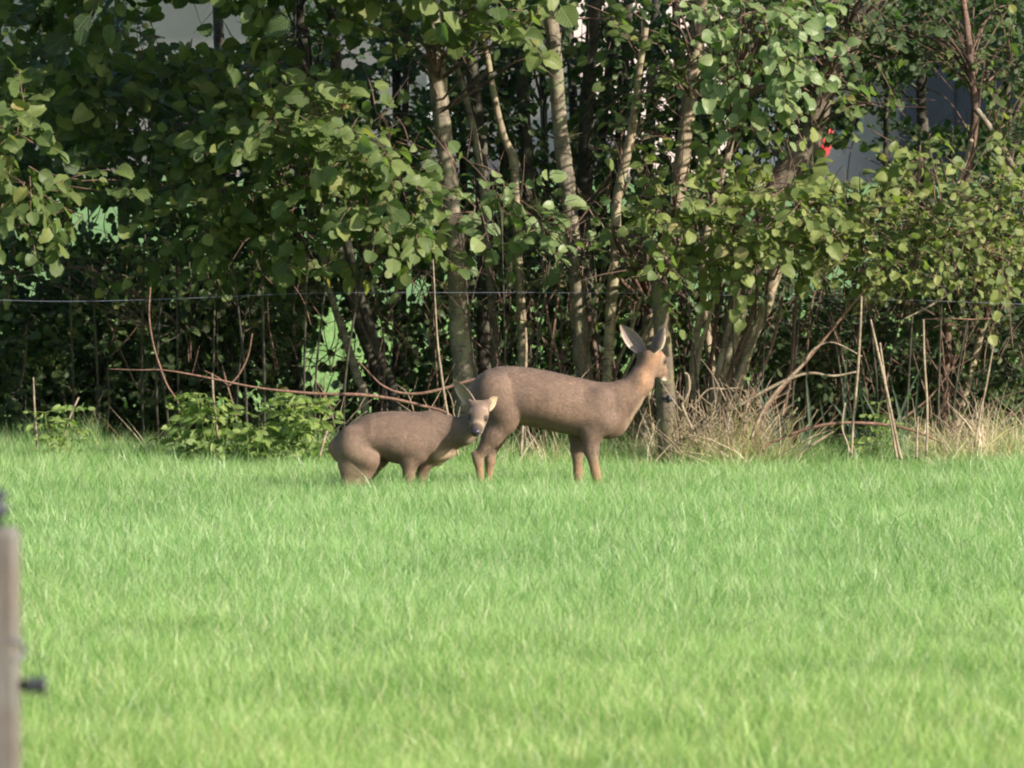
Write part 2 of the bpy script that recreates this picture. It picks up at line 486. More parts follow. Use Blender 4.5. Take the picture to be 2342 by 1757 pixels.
def scatter(name, coll, nsrc, X, Y, label, cat, smin=0.8, smax=1.2, tilt=0.12, hmul=None, sink=0.0):
    n = len(X)
    me = bpy.data.meshes.new(name)
    V = np.stack([X, Y, ground_z(X, Y) - sink], -1).astype(np.float32)
    me.vertices.add(n); me.vertices.foreach_set('co', V.ravel())
    a = me.attributes.new('idx', 'INT', 'POINT'); a.data.foreach_set('value', rng.integers(0, nsrc, n).astype(np.int32))
    R = np.stack([rng.normal(0, tilt, n), rng.normal(0, tilt, n), rng.random(n) * 6.283], -1).astype(np.float32)
    a = me.attributes.new('rot', 'FLOAT_VECTOR', 'POINT'); a.data.foreach_set('vector', R.ravel())
    s = smin + (smax - smin) * rng.random(n)
    sc = np.stack([s, s, s if hmul is None else s * hmul], -1).astype(np.float32)
    a = me.attributes.new('scl', 'FLOAT_VECTOR', 'POINT'); a.data.foreach_set('vector', sc.ravel())
    o = link(name, me, kind='stuff')
    md = o.modifiers.new('scatter', 'NODES'); md.node_group = gn_tree(name + '_nodes', coll)
    o['label'] = label; o['category'] = cat
    return o


n = 9000
Y = 20 + (43.75 - 20) * rng.random(n); X = (rng.random(n) * 2 - 1) * (Y * 0.064 + 1.0)
hm = 1.13 + 0.09 * np.sin(X * 2.1 + 0.7 * Y) * np.sin(Y * 1.3 + 1) + 0.14 * rng.random(n) + .25 * (rng.random(n) < .03)
scatter('grass', TUFTS, 10, X, Y, 'long bright green meadow grass filling the lower half of the view', 'grass', 0.85, 1.15, 0.10, hm)
n = 420
Y = 42.9 + .9 * rng.random(n); X = (rng.random(n) * 2 - 1) * 4.2
scatter('edge_grass', TUFTS, 10, X, Y, 'taller uneven grass along the foot of the tree line', 'grass', 0.5, 0.9, 0.25, 1.7 + 1.4 * rng.random(n) ** 2)
n = 2600
Y = 20 + (43.6 - 20) * rng.random(n); X = np.sign(rng.random(n) - 0.5) * (Y * 0.064 + 1.0 + 3.5 * rng.random(n))
scatter('grass', TUFTS, 10, X, Y, 'meadow grass continuing beside the view', 'grass', 0.9, 1.3, 0.10)
n = 5000
Y = 49 + 26 * rng.random(n) ** 1.8; X = (rng.random(n) * 2 - 1) * 9
scatter('meadow_grass', TUFTS, 10, X, Y, 'grass of the field beyond the tree line', 'grass', 0.6, 0.9, 0.1)

# ------------------------------------------------------------------ far buildings
# a long rendered farmhouse seen through the hedge; its long face turned away from the sun, its gable end lit


def frame_at(o, x0, x1, z0, z1, parent_mat='frame'):
    """window: frame bars with a recessed pane, in the plane y = 0 of the building's own front"""
    f = MB(); t = 0.07
    box(f, x0 - t, x0, -0.04, 0.06, z0 - t, z1 + t); box(f, x1, x1 + t, -0.04, 0.06, z0 - t, z1 + t)
    box(f, x0, x1, -0.04, 0.06, z1, z1 + t); box(f, x0, x1, -0.06, 0.06, z0 - t, z0)
    box(f, (x0 + x1) / 2 - 0.03, (x0 + x1) / 2 + 0.03, -0.02, 0.05, z0, z1)
    w = link('window', f.mesh('window', M[parent_mat], False), o)
    g = MB(); box(g, x0, x1, 0.02, 0.04, z0, z1)
    link('pane', g.mesh('pane', M['glass'], False), w)


def house(name, label, px, Yd, L, D, H, rise, ang, wall_m, roof_m, wins):
    c = P(px, 300, Yd)
    o = thing(name, label, 'building', (c.x, Yd, 0))
    o.rotation_euler.z = ang
    b = MB()
    # walls with real openings: bays between the windows
    xs_ = [-L]
    for (a0, a1, z0, z1) in wins: xs_ += [a0, a1]
    xs_.append(0)
    for k in range(0, len(xs_) - 1, 2):
        box(b, xs_[k], xs_[k + 1], 0, 0.25, -0.3, H)
    for (a0, a1, z0, z1) in wins:
        if z0 > 0.05: box(b, a0, a1, 0, 0.25, -0.3, z0)
        box(b, a0, a1, 0, 0.25, z1, H)
    box(b, -L, -L + 0.25, 0.25, D, -0.3, H); box(b, -0.25, 0, 0.25, D, -0.3, H); box(b, -L + 0.25, -0.25, D - 0.25, D, -0.3, H)
    for xg in (-L, -0.25):    # gables
        V = [(xg, 0, H), (xg + 0.25, 0, H), (xg + 0.25, D, H), (xg, D, H), (xg, D / 2, H + rise), (xg + 0.25, D / 2, H + rise), (xg + 0.25, D / 2 + .01, H + rise), (xg, D / 2 + .01, H + rise)]
        F = [(0, 3, 2, 1), (4, 5, 6, 7), (0, 1, 5, 4), (1, 2, 6, 5), (2, 3, 7, 6), (3, 0, 4, 7)]
        b.add(V, F)
    link('wall', b.mesh('wall', M[wall_m], False), o)
    r = MB()
    e = 0.35; k = rise / (D / 2)
    for sgn in (0, 1):
        def yy(v): return v if sgn == 0 else D - v
        V = []
        for zt in (0.02, 0.2):
            V += [(-L - e, yy(-e), H - e * k + zt), (e, yy(-e), H - e * k + zt), (e, yy(D / 2), H + rise + zt), (-L - e, yy(D / 2), H + rise + zt)]
        r.add(V, [(0, 3, 2, 1), (4, 5, 6, 7), (0, 1, 5, 4), (1, 2, 6, 5), (2, 3, 7, 6), (3, 0, 4, 7)])
    link('roof', r.mesh('roof', M[roof_m], False), o)
    for (a0, a1, z0, z1) in wins:
        if z0 > 0.05:
            frame_at(o, a0 + 0.07, a1 - 0.07, z0 + 0.07, z1 - 0.07)
        else:
            d = MB(); box(d, a0 + 0.02, a1 - 0.02, 0.06, 0.12, 0.0, z1 - 0.02)
            dd = link('door', d.mesh('door', M['dark_board'], False), o)
            h = MB(); box(h, a1 - 0.22, a1 - 0.16, 0.0, 0.06, 0.95, 1.1); link('handle', h.mesh('handle', M['frame'], False), dd)
    return o


house('farmhouse', 'long grey rendered farmhouse glimpsed through the leaves, its sunlit gable end between two trunks', 1235, 186, 26, 9, 5.4, 3.8,
      math.radians(-25), 'plaster', 'roof', [(-22, -20.8, 1.0, 2.4), (-13.2, -12.1, 1.0, 2.4), (-8.5, -7.5, 0.0, 2.15), (-3.6, -2.4, 1.0, 2.4)])
house('outhouse', 'small sunlit white outhouse seen behind the big leaning trunk', 1945, 182, 2.6, 3.2, 2.5, 1.1,
      math.radians(22), 'white_wall', 'roof', [(-1.7, -0.9, 1.0, 1.75)])
house('barn', 'dark blue-grey boarded barn glimpsed behind the reddish branches', 2330, 176, 4.6, 7, 4.2, 3.0,
      math.radians(-36), 'dark_board', 'roof', [(-3.2, -1.4, 0.0, 2.6)])
c = P(1776, 380, 178)
pr = thing('parasol', 'closed red parasol standing beside the white outhouse', 'parasol', (c.x, 178, 0))
mb = MB(); tube(mb, [(0, 0, 0), (0, 0, 1.75)], [0.02, 0.02], 8); link('pole', mb.mesh('pole', M['frame']), pr)
mb = MB(); tube(mb, [(0, 0, 0.55), (0, 0, 0.75), (0, 0, 1.15), (0, 0, 1.45), (0, 0, 1.62)], [0.10, 0.17, 0.21, 0.17, 0.03], 10, bump=0.05); link('canopy', mb.mesh('canopy', M['red']), pr)
mb = MB(); tube(mb, [(0, 0, 0), (0, 0, 0.09)], [0.25, 0.22], 14); link('base', mb.mesh('base', M['dark_board']), pr)

# ------------------------------------------------------------------ leaves


def leaf_mesh(name, mat, nst=6, wide=0.43, tip=0.10, fold=0.22, droop=0.18, wav=0.03, seed=0, half=1):
    r = np.random.default_rng(seed)
    ts = np.linspace(0, 1, nst + 1)
    V, U, F = [], [], []
    hs = np.array([-1, 0, 1]) if half == 1 else np.array([-1, -0.5, 0, 0.5, 1])
    c = len(hs)
    for k, t in enumerate(ts):
        w = wide * (math.sin(math.pi * min(1, t * 0.94 + 0.03) ** 0.8)) ** 0.55
        if k == 0: w = 0.03
        if k == nst: w = tip
        for h in hs:
            z = fold * abs(h) * w - droop * t * t + wav * r.standard_normal() * (abs(h))
            V.append((h * w * (1 + 0.05 * r.standard_normal()), t - (0.05 if (k == nst and h == 0) else 0), z)); U.append((h * w, t))
    for k in range(nst):
        for j in range(c - 1):
            a = k * c + j
            F.append((a, a + 1, a + c + 1, a + c))
    # petiole
    n0 = len(V)
    V += [(-0.012, 0.02, 0.0), (0.012, 0.02, 0.0), (0.010, -0.28, 0.05), (-0.010, -0.28, 0.05)]; U += [(0, 0)] * 4
    F.append((n0, n0 + 1, n0 + 2, n0 + 3))
    return np.array(V, np.float32), np.array(F, np.int32), np.array(U, np.float32)


LEAF = {}
for kind_, kw in (('round', dict(wide=0.45, tip=0.12)), ('oval', dict(wide=0.33, tip=0.05)), ('lance', dict(wide=0.25, tip=0.02, fold=0.3))):
    LEAF[kind_] = [leaf_mesh('leaf', None, 6, half=2, seed=i, fold=kw.get('fold', 0.22) * (0.4 + 0.5 * i), droop=0.05 + 0.13 * i,
                             **{k: v for k, v in kw.items() if k != 'fold'}) for i in range(4)]
    LEAF[kind_ + '_lo'] = [leaf_mesh('leaf', None, 4, half=1, seed=i + 9, fold=kw.get('fold', 0.22), droop=0.1 + 0.15 * i,
                                     **{k: v for k, v in kw.items() if k != 'fold'}) for i in range(3)]
_leafdata = {}


def leaf_data(shape, i, mat):
    k = (shape, i, mat)
    if k not in _leafdata:
        V, F, U = LEAF[shape][i]
        mb = MB(); mb.add(V, F, 0.0, U); _leafdata[k] = mb.mesh('leaf', M[mat])
    return _leafdata[k]


HOLES = []          # (x, y, rx, ry, strength) in the 2211 view: openings in the hedge


def in_hole(p, yd, sure=False):
    x, y = proj(p)
    for (hx, hy, rx, ry, st) in HOLES:
        u, v = (x - hx) / rx, (y - hy) / ry
        q = u * u + v * v
        if q < 2:
            a = math.atan2(v, u)
            lim = 1 + .28 * math.sin(3 * a + hx) + .22 * math.sin(7 * a + hy) + .12 * math.sin(13 * a + hx * hy)
            if q < lim and (random.random() < st or (sure and st >= .84)): return True
    return False


ALL = []            # every plant: its leaves wait here until the front-most are known


class Plant:
    def __init__(s, name, label, cat, base, leaf='leaf', shape='round', group=None, bark='bark', cap=240, twig_mat=None):
        s.o = thing(name, label, cat, tuple(base), group)
        s.base = np.array(tuple(base)); s.leafm, s.shape, s.bark, s.cap = leaf, shape, bark, cap
        s.stems = []; s.leaves = []; s.twigs = MB(); s.tm = twig_mat or bark
        ALL.append(s)

    def stem(s, pts, rad, name='trunk', mat=None, sides=12, bump=0.05, keep=True, label=None):
        mb = MB()
        C, R = tube(mb, pts, rad, sides, 6, bump, rng.random(), s.base)
        link(name, mb.mesh(name, M[mat or s.bark]), s.o, label=label)
        if keep: s.stems.append((C, R))
        return C, R

    def twig(s, pts, rad, sides=5):
        tube(s.twigs, pts, rad, sides, 4, 0.0, rng.random(), s.base)

    def attach(s, p):
        best = None
        for C, R in s.stems:
            d = np.linalg.norm(C - p - np.array([0, 0, -0.25]), axis=1)
            k = int(d.argmin())
            if best is None or d[k] < best[0]: best = (d[k], C[k], R[k])
        return best

    def spray(s, p, d, length, n, size, mat=None, shape=None, hole=True, thick=0.0035, hang=0.5):
        p = np.array(tuple(p), float); d = np.array(tuple(d), float); d /= np.linalg.norm(d)
        if hole and in_hole(p + d * length * 0.5, 0): return
        side = np.cross(d, (0, 0, 1)); side /= np.linalg.norm(side) + 1e-6
        bend = np.array([0, 0, -1]) * length * 0.25 * random.random() + side * length * random.uniform(-.2, .2)
        pts = [p, p + d * length * 0.5 + bend * 0.25, p + d * length + bend]
        s.twig(pts, [thick, thick * 0.7, thick * 0.3], 4)
        for k in range(n):
            t = (k + 0.6) / n
            q = p + d * length * t + bend * t * t
            sg = 1 if k % 2 else -1
            yaw = random.uniform(0.5, 1.2) * sg if k < n - 1 else random.uniform(-.3, .3)
            ax = d * math.cos(yaw) + side * math.sin(yaw) + np.array([0, 0, -1]) * random.uniform(0, hang)
            ax /= np.linalg.norm(ax)
            # blades turn towards the light and the open side
            nn = np.array([0.30, -0.45, 0.55]) + rng.standard_normal(3) * 0.42
            nn -= ax * nn.dot(ax); nn /= np.linalg.norm(nn) + 1e-6
            sz = size * random.uniform(0.5, 1.3)
            q = q + ax * 0.28 * sz
            s.leaves.append((q, ax, nn, sz, mat or s.leafm, shape or s.shape))

    def blob(s, x, y, Y, rx, ry, rz, n, size, leaves=7, length=0.26, world=False, branch=0.5, updown=0.15, **kw):
        if not world:
            c = np.array(P(x, y, Y)); R = np.array([rx * pxm(Y), rz, ry * pxm(Y)])
        else:
            c = np.array([x, Y, y], float); R = np.array([rx, rz, ry], float)
        for _ in range(n):
            while True:
                u = rng.uniform(-1, 1, 3)
                if u.dot(u) < 1: break
            u = u * (0.75 + 0.25 / (np.linalg.norm(u) + 0.05)) if np.linalg.norm(u) > 0.3 else u
            p = c + R * np.clip(u, -1, 1)
            g = gz(p[0], p[1]) + 0.05
            if p[2] < g: p[2] = g + 0.1 * random.random()
            d = u * np.array([1, 1.1, 0.7]) + rng.standard_normal(3) * 0.5 + np.array([0, -0.25, updown])
            L = length * random.uniform(0.7, 1.3)
            s.spray(p, d, L, max(3, int(leaves * random.uniform(0.7, 1.3))), size, **kw)
            if s.stems and random.random() < branch:
                a = s.attach(p)
                if a and a[0] < 2.2:
                    m_ = (a[1] + p) / 2 + rng.standard_normal(3) * a[0] * 0.08 + np.array([0, 0, 0.1 * a[0]])
                    if not in_hole(m_, 0) or world:
                        r0 = min(a[2] * 0.5, 0.003 + 0.006 * a[0])
                        s.twig([a[1], m_, p], [r0, r0 * 0.7, 0.003], 5)


def lw(pts, Yd, w, dY=0.0):
    """polyline given as view pixels -> points; widths in view pixels -> radii"""
    out = [P(x, y, Yd + dY * k / max(1, len(pts) - 1)) for k, (x, y) in enumerate(pts)]
    if isinstance(w, (int, float)): w = [w] * len(pts)
    return out, [a * pxm(Yd) / 2 for a in w]


HOLES += [(440, 58, 105, 58, .96), (380, 35, 60, 40, .7), (215, 462, 75, 20, .8), (110, 505, 60, 18, .7), (230, 505, 50, 22, .6), (600, 240, 30, 20, .3),
          (300, 268, 45, 16, .6), (500, 390, 35, 20, .5), (230, 370, 60, 20, .4), (1085, 355, 45, 28, .75), (895, 630, 38, 38, .8), (760, 120, 60, 50, .4), (850, 200, 40, 60, .4),
          (1250, 50, 20, 60, .8), (1215, 200, 25, 110, .6), (2030, 220, 95, 65, .85), (1830, 350, 65, 40, .88), (1865, 260, 35, 50, .45), (1930, 300, 30, 40, .4),
          (730, 700, 45, 90, .6), (1060, 740, 28, 60, .83), (1180, 280, 40, 60, .4), (1480, 650, 25, 40, .3),
          (690, 790, 60, 80, .62), (1790, 600, 60, 25, .6), (540, 850, 70, 50, .5), (60, 600, 60, 40, .45)]

# --- the tree line: one alder_tree per stem one can tell apart
TREES = {}


def tree(key, label, pts, w, Yd, bark='bark', dY=0.0, top=None, cap=120, leaf='leaf', group=None, name='alder_tree', foot=True):
    p, r = lw(pts, Yd, w, dY)
    if top is not None:                     # carries on above the frame
        d = (p[0] - p[1]).normalized()
        up = Vector((d.x * 0.6, top[0] * 0.1, 1)).normalized()
        ext = [p[0] + up * (k * 1.1) + Vector((0.06 * math.sin(k * 2), 0, 0)) for k in range(4, 0, -1)]
        p = ext + p; r = [r[0] * f for f in (0.35, 0.5, 0.68, 0.85)] + r
    if foot:
        b = p[-1].copy(); g = gz(b.x, b.y)
        b2 = Vector((b.x + 0.02, b.y, g - 0.05))
        if b.z - g > 0.05:
            p.append(b2); r.append(r[-1] * 1.25)
        base = b2
    else:
        base = p[-1]
    t = Plant(name, label, 'tree', base, leaf=leaf, bark=bark, cap=cap, group=group, twig_mat='bark_red' if bark != 'bark_dark' else 'bark_dark')
    t.stem(p, r, 'trunk')
    TREES[key] = t
    return t


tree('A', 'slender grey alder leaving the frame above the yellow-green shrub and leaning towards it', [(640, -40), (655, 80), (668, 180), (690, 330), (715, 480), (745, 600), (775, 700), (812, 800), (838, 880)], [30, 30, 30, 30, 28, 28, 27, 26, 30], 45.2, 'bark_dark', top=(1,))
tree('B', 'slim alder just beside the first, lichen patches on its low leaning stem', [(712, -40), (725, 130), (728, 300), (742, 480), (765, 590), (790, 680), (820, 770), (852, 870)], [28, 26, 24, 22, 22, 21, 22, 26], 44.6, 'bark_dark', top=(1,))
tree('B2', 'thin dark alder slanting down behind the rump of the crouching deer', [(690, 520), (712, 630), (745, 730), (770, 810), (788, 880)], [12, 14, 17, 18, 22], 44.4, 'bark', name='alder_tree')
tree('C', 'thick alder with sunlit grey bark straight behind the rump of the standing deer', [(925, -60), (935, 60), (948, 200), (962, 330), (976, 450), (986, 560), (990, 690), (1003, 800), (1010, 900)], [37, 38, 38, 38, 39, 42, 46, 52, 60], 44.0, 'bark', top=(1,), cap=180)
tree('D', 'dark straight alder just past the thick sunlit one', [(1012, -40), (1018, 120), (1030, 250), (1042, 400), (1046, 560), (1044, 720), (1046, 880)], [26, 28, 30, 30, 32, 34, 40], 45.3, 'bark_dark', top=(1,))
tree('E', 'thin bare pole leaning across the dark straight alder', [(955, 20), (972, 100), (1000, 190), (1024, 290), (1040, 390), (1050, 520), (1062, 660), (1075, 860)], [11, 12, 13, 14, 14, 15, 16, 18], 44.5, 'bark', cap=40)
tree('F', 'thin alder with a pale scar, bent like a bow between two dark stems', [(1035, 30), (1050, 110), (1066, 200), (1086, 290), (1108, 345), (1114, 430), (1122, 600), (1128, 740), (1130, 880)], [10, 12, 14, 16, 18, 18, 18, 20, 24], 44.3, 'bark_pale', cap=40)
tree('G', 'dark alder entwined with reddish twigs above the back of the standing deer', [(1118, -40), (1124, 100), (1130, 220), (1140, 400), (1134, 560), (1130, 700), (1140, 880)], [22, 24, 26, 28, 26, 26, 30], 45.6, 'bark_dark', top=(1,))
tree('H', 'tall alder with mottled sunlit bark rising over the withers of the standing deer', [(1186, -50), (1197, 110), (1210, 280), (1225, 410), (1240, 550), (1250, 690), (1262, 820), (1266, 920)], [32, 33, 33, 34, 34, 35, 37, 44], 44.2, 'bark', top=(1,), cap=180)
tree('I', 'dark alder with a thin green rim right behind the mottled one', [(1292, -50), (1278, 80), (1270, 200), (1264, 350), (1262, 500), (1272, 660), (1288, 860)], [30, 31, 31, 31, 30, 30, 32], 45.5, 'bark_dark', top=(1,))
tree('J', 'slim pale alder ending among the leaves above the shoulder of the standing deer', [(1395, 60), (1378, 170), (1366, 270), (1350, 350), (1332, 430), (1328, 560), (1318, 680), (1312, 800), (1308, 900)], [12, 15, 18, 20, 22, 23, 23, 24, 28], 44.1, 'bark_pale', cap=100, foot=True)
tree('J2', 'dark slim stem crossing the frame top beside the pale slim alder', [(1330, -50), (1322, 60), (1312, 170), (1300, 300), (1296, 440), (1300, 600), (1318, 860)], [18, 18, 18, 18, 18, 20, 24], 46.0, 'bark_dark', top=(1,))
tree('L', 'alder with smooth sunlit bark directly above the mossy fence post', [(1518, -50), (1506, 80), (1492, 190), (1478, 300), (1468, 400), (1450, 500), (1420, 590), (1404, 700), (1392, 880)], [30, 32, 33, 34, 34, 33, 33, 34, 38], 44.8, 'bark_pale', top=(1,), cap=150)
tree('M', 'thin curved stem beside the smooth alder, a red twig at its tip', [(1590, 200), (1582, 280), (1568, 350), (1548, 410), (1528, 480), (1518, 600), (1530, 740), (1545, 880)], [10, 14, 15, 17, 17, 17, 18, 20], 44.5, 'bark_pale', cap=40)
tree('N', 'big old alder leaning strongly away from the stool of bare stems', [(1920, -60), (1868, 30), (1812, 120), (1778, 200), (1752, 290), (1706, 360), (1664, 430), (1632, 540), (1600, 640), (1565, 760), (1535, 880)], [44, 46, 50, 52, 56, 54, 48, 44, 42, 44, 52], 44.7, 'bark_mid', top=(1,), cap=200)
tree('N2', 'short pale stem rising beside the leaning alder, sawn among the leaves', [(1722, 470), (1700, 540), (1672, 600), (1652, 670), (1624, 730), (1595, 820), (1575, 900)], [20, 22, 24, 24, 24, 26, 30], 44.2, 'bark_pale', cap=60)
tree('O', 'reddish bare alder stem with a forked branch in front of the dark barn', [(2078, -50), (2088, 60), (2096, 150), (2106, 230), (2100, 300), (2088, 380), (2070, 470), (2052, 640), (2040, 880)], [13, 15, 17, 18, 18, 17, 16, 16, 18], 44.6, 'bark_red', top=(1,), cap=120)
TREES['O'].stem(*lw([(2106, 235), (2130, 265), (2165, 320), (2188, 360), (2230, 400)], 44.5, [13, 14, 14, 12, 8]), name='branch', mat='bark')
TREES['O'].stem(*lw([(2098, 300), (2084, 350), (2060, 420)], 44.5, [10, 9, 6]), name='branch', mat='bark_pale')
tree('Q', 'thin pale sapling sloping through the small leaves beyond the reed stalks', [(2165, 520), (2142, 600), (2128, 680), (2105, 770), (2082, 860), (2066, 920)], [10, 13, 15, 16, 15, 16], 44.6, 'bark_pale', cap=60, leaf='leaf_yellow')
tree('R', 'straight dark stem dividing the white outhouse from the dark barn', [(1916, -40), (1914, 150), (1912, 330), (1910, 480), (1905, 700), (1900, 900)], [9, 10, 11, 12, 13, 16], 45.5, 'bark_dark', cap=60, leaf='leaf_dark')

# more bare shadowy poles deep in the hedge
BACK = [(-300, 20, 'dark pole in the hedge beyond the frame edge by the large-leaved shrub'), (2520, -20, 'dark pole in the hedge beyond the thicket'), (2900, 20, 'dark pole further along the hedge beyond the thicket'), (-750, -20, 'dark pole further along the hedge beyond the large-leaved shrub'),
        (590, 50, 'barely visible pole in the shade behind the two slanting alders'), (850, 20, 'dark pole between the slanting alders and the thick sunlit one'),
        (885, -30, 'dark pole close behind the thick sunlit trunk'), (1165, 25, 'dark pole squeezed between the twiggy stem and the mottled alder'), (1420, -40, 'dark pole in the shade behind the smooth alder'),
        (1085, 10, 'dark pole behind the bow-shaped alder'), (990, 20, 'thin dark pole showing between the thick sunlit trunk and the leaning bare pole'), (1225, 40, 'thin dark pole crossing behind the mottled alder'), (1360, -50, 'dark pole slanting behind the slim pale alder'), (1500, 60, 'dark pole slanting behind the smooth alder above the post'), (1640, -60, 'dark pole behind the bare stems of the stool'), (1460, 20, 'dark pole behind the mossy fence post'), (1980, 30, 'dark pole behind the tall reed stalks'), (2180, -20, 'dark pole in the small-leaved thicket'),
        (470, 30, 'dark pole deep in the shade under the large-leaved canopy'), (260, 10, 'dark pole deep in the shade behind the hooked twig')]
for k, (x, ln, lab) in enumerate(BACK):
    w = random.uniform(13, 24)
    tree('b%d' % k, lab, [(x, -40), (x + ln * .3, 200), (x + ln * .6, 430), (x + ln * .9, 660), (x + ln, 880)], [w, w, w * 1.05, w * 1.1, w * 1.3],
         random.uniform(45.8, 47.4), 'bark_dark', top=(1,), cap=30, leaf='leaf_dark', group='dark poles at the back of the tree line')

# --- the stool of bare stems at the foot of the leaning alder
c0 = P(1560, 985, 43.75)
stool = Plant('alder_stool', 'stool of many bare brown stems fanning up at the foot of the leaning alder', 'tree', (c0.x, 43.8, gz(c0.x, 43.8)), bark='bark_pale', cap=60, twig_mat='bark_pale')
for (pts, w, mt) in [([(1528, 585), (1518, 650), (1505, 720), (1494, 800), (1500, 900)], [9, 13, 14, 13, 14], 'bark_pale'),
                     ([(1545, 640), (1528, 700), (1510, 760), (1503, 840), (1510, 910)], [8, 9, 10, 11, 12], 'bark_pale'),
                     ([(1622, 560), (1605, 640), (1585, 720), (1562, 800), (1545, 900)], [15, 17, 19, 21, 24], 'bark'),
                     ([(1640, 600), (1620, 690), (1594, 760), (1570, 830), (1556, 920)], [8, 10, 12, 13, 16], 'bark_red'),
                     ([(1660, 640), (1634, 720), (1600, 800), (1570, 880)], [7, 9, 11, 13], 'bark_pale'),
                     ([(1590, 600), (1578, 680), (1560, 760), (1540, 850), (1534, 910)], [9, 11, 13, 15, 18], 'bark'),
                     ([(1612, 640), (1595, 720), (1575, 790), (1550, 880)], [8, 9, 10, 11], 'bark_pale'),
                     ([(1726, 590), (1716, 680), (1712, 760), (1704, 830), (1690, 900)], [6, 8, 8, 8, 8], 'bark_red'),
                     ([(1690, 640), (1668, 740), (1632, 830), (1600, 910)], [6, 8, 9, 10], 'bark_red'),
                     ([(1560, 560), (1552, 640), (1542, 730), (1530, 820), (1524, 900)], [6, 8, 9, 10, 12], 'bark_red'),
                     ([(1476, 790), (1484, 830), (1478, 880), (1486, 930)], [5, 7, 8, 9], 'bark_pale')]:
    p, r = lw(pts, random.uniform(43.5, 44.3), w); stool.stem(p, r, 'stem', mt, 9, 0.05)

stool2 = Plant('alder_stool', 'small stool of thin bare stems between the dead branch pair and the fence post', 'tree', tuple(P(1320, 985, 43.9)), bark='bark_pale', cap=20)
for (pts, w, mt) in [([(1385, 640), (1360, 720), (1330, 800), (1318, 900)], [6, 8, 8, 9], 'bark_pale'), ([(1440, 560), (1420, 660), (1372, 760), (1325, 860)], [5, 6, 7, 8], 'bark_pale'),
                     ([(1290, 640), (1275, 720), (1262, 800), (1256, 900)], [5, 6, 6, 7], 'bark_red'), ([(1255, 560), (1262, 640), (1285, 760), (1300, 890)], [5, 6, 7, 8], 'bark_red'),
                     ([(1170, 560), (1182, 680), (1210, 800), (1220, 900)], [5, 6, 6, 7], 'bark_red'), ([(1200, 500), (1206, 620), (1192, 740), (1180, 880)], [5, 6, 6, 7], 'bark_red'),
                     ([(1408, 700), (1380, 790), (1340, 880)], [4, 5, 6], 'bark')]:
    p, r = lw(pts, random.uniform(43.8, 44.6), w); stool2.stem(p, r, 'stem', mt, 7, 0.05)

# --- canopies of the trees
T = TREES
T['A'].blob(600, 120, 44.0, 120, 150, .45, 26, .085)
T['A'].blob(560, 300, 44.6, 200, 90, .5, 20, .07, mat='leaf_dark')
T['B'].blob(760, 60, 44.0, 110, 110, .4, 14, .075)
T['B'].blob(820, 250, 45.0, 90, 160, .5, 14, .06, mat='leaf_dark')
T['C'].blob(900, 60, 43.5, 110, 75, .35, 20, .08)
T['C'].blob(1110, 90, 43.3, 60, 60, .2, 9, .095)
T['C'].blob(1000, 30, 43.9, 150, 45, .3, 14, .075)
T['D'].blob(1060, 200, 45.2, 110, 180, .4, 16, .055, mat='leaf_dark')
T['G'].blob(1150, 330, 45.6, 110, 260, .4, 20, .055, mat='leaf_dark')
T['H'].blob(1240, 500, 43.9, 60, 60, .2, 5, .08)
T['H'].blob(1200, 30, 44.8, 130, 60, .4, 12, .065)
T['I'].blob(1330, 160, 45.2, 90, 180, .4, 26, .065, mat='leaf_dark')
T['J'].blob(1400, 120, 44.2, 110, 130, .35, 26, .065)
T['J'].blob(1400, 300, 44.6, 80, 90, .3, 12, .06)
T['J2'].blob(1350, 330, 46, 120, 160, .4, 16, .055, mat='leaf_dark')
T['L'].blob(1480, 60, 44.0, 70, 90, .3, 14, .065)
T['L'].blob(1430, 420, 44.2, 100, 70, .3, 12, .07)
T['L'].blob(1410, 578, 42.85, 60, 36, .06, 12, .055, branch=1)
T['M'].blob(1640, 120, 43.0, 105, 130, .25, 46, .07, mat='leaf_pale', leaves=8, updown=-.3)
T['M'].blob(1640, 20, 43.1, 130, 50, .25, 18, .07, mat='leaf_pale')
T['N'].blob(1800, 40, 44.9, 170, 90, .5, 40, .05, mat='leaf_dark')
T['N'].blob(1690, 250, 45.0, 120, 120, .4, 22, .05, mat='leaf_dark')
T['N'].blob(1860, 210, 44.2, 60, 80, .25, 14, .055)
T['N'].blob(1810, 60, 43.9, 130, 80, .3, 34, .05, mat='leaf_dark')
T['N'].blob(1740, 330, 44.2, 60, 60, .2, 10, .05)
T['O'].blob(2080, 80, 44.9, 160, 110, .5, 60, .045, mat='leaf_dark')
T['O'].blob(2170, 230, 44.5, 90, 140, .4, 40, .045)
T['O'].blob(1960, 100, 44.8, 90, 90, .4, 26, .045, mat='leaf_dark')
T['Q'].blob(2150, 560, 43.8, 110, 110, .35, 40, .05)
T['R'].blob(1890, 130, 45.4, 90, 130, .3, 22, .045)
T['N2'].blob(1760, 480, 43.4, 100, 80, .3, 20, .075, mat='leaf_yellow')
stool.blob(1560, 560, 44.0, 120, 90, .3, 20, .06)
stool2.blob(1330, 540, 44.2, 140, 100, .3, 24, .055)
for k in range(len(BACK)):
    x = BACK[k][0]
    T['b%d' % k].blob(x, 250, 46.4, 150, 280, .5, 22, .055, leaves=7)
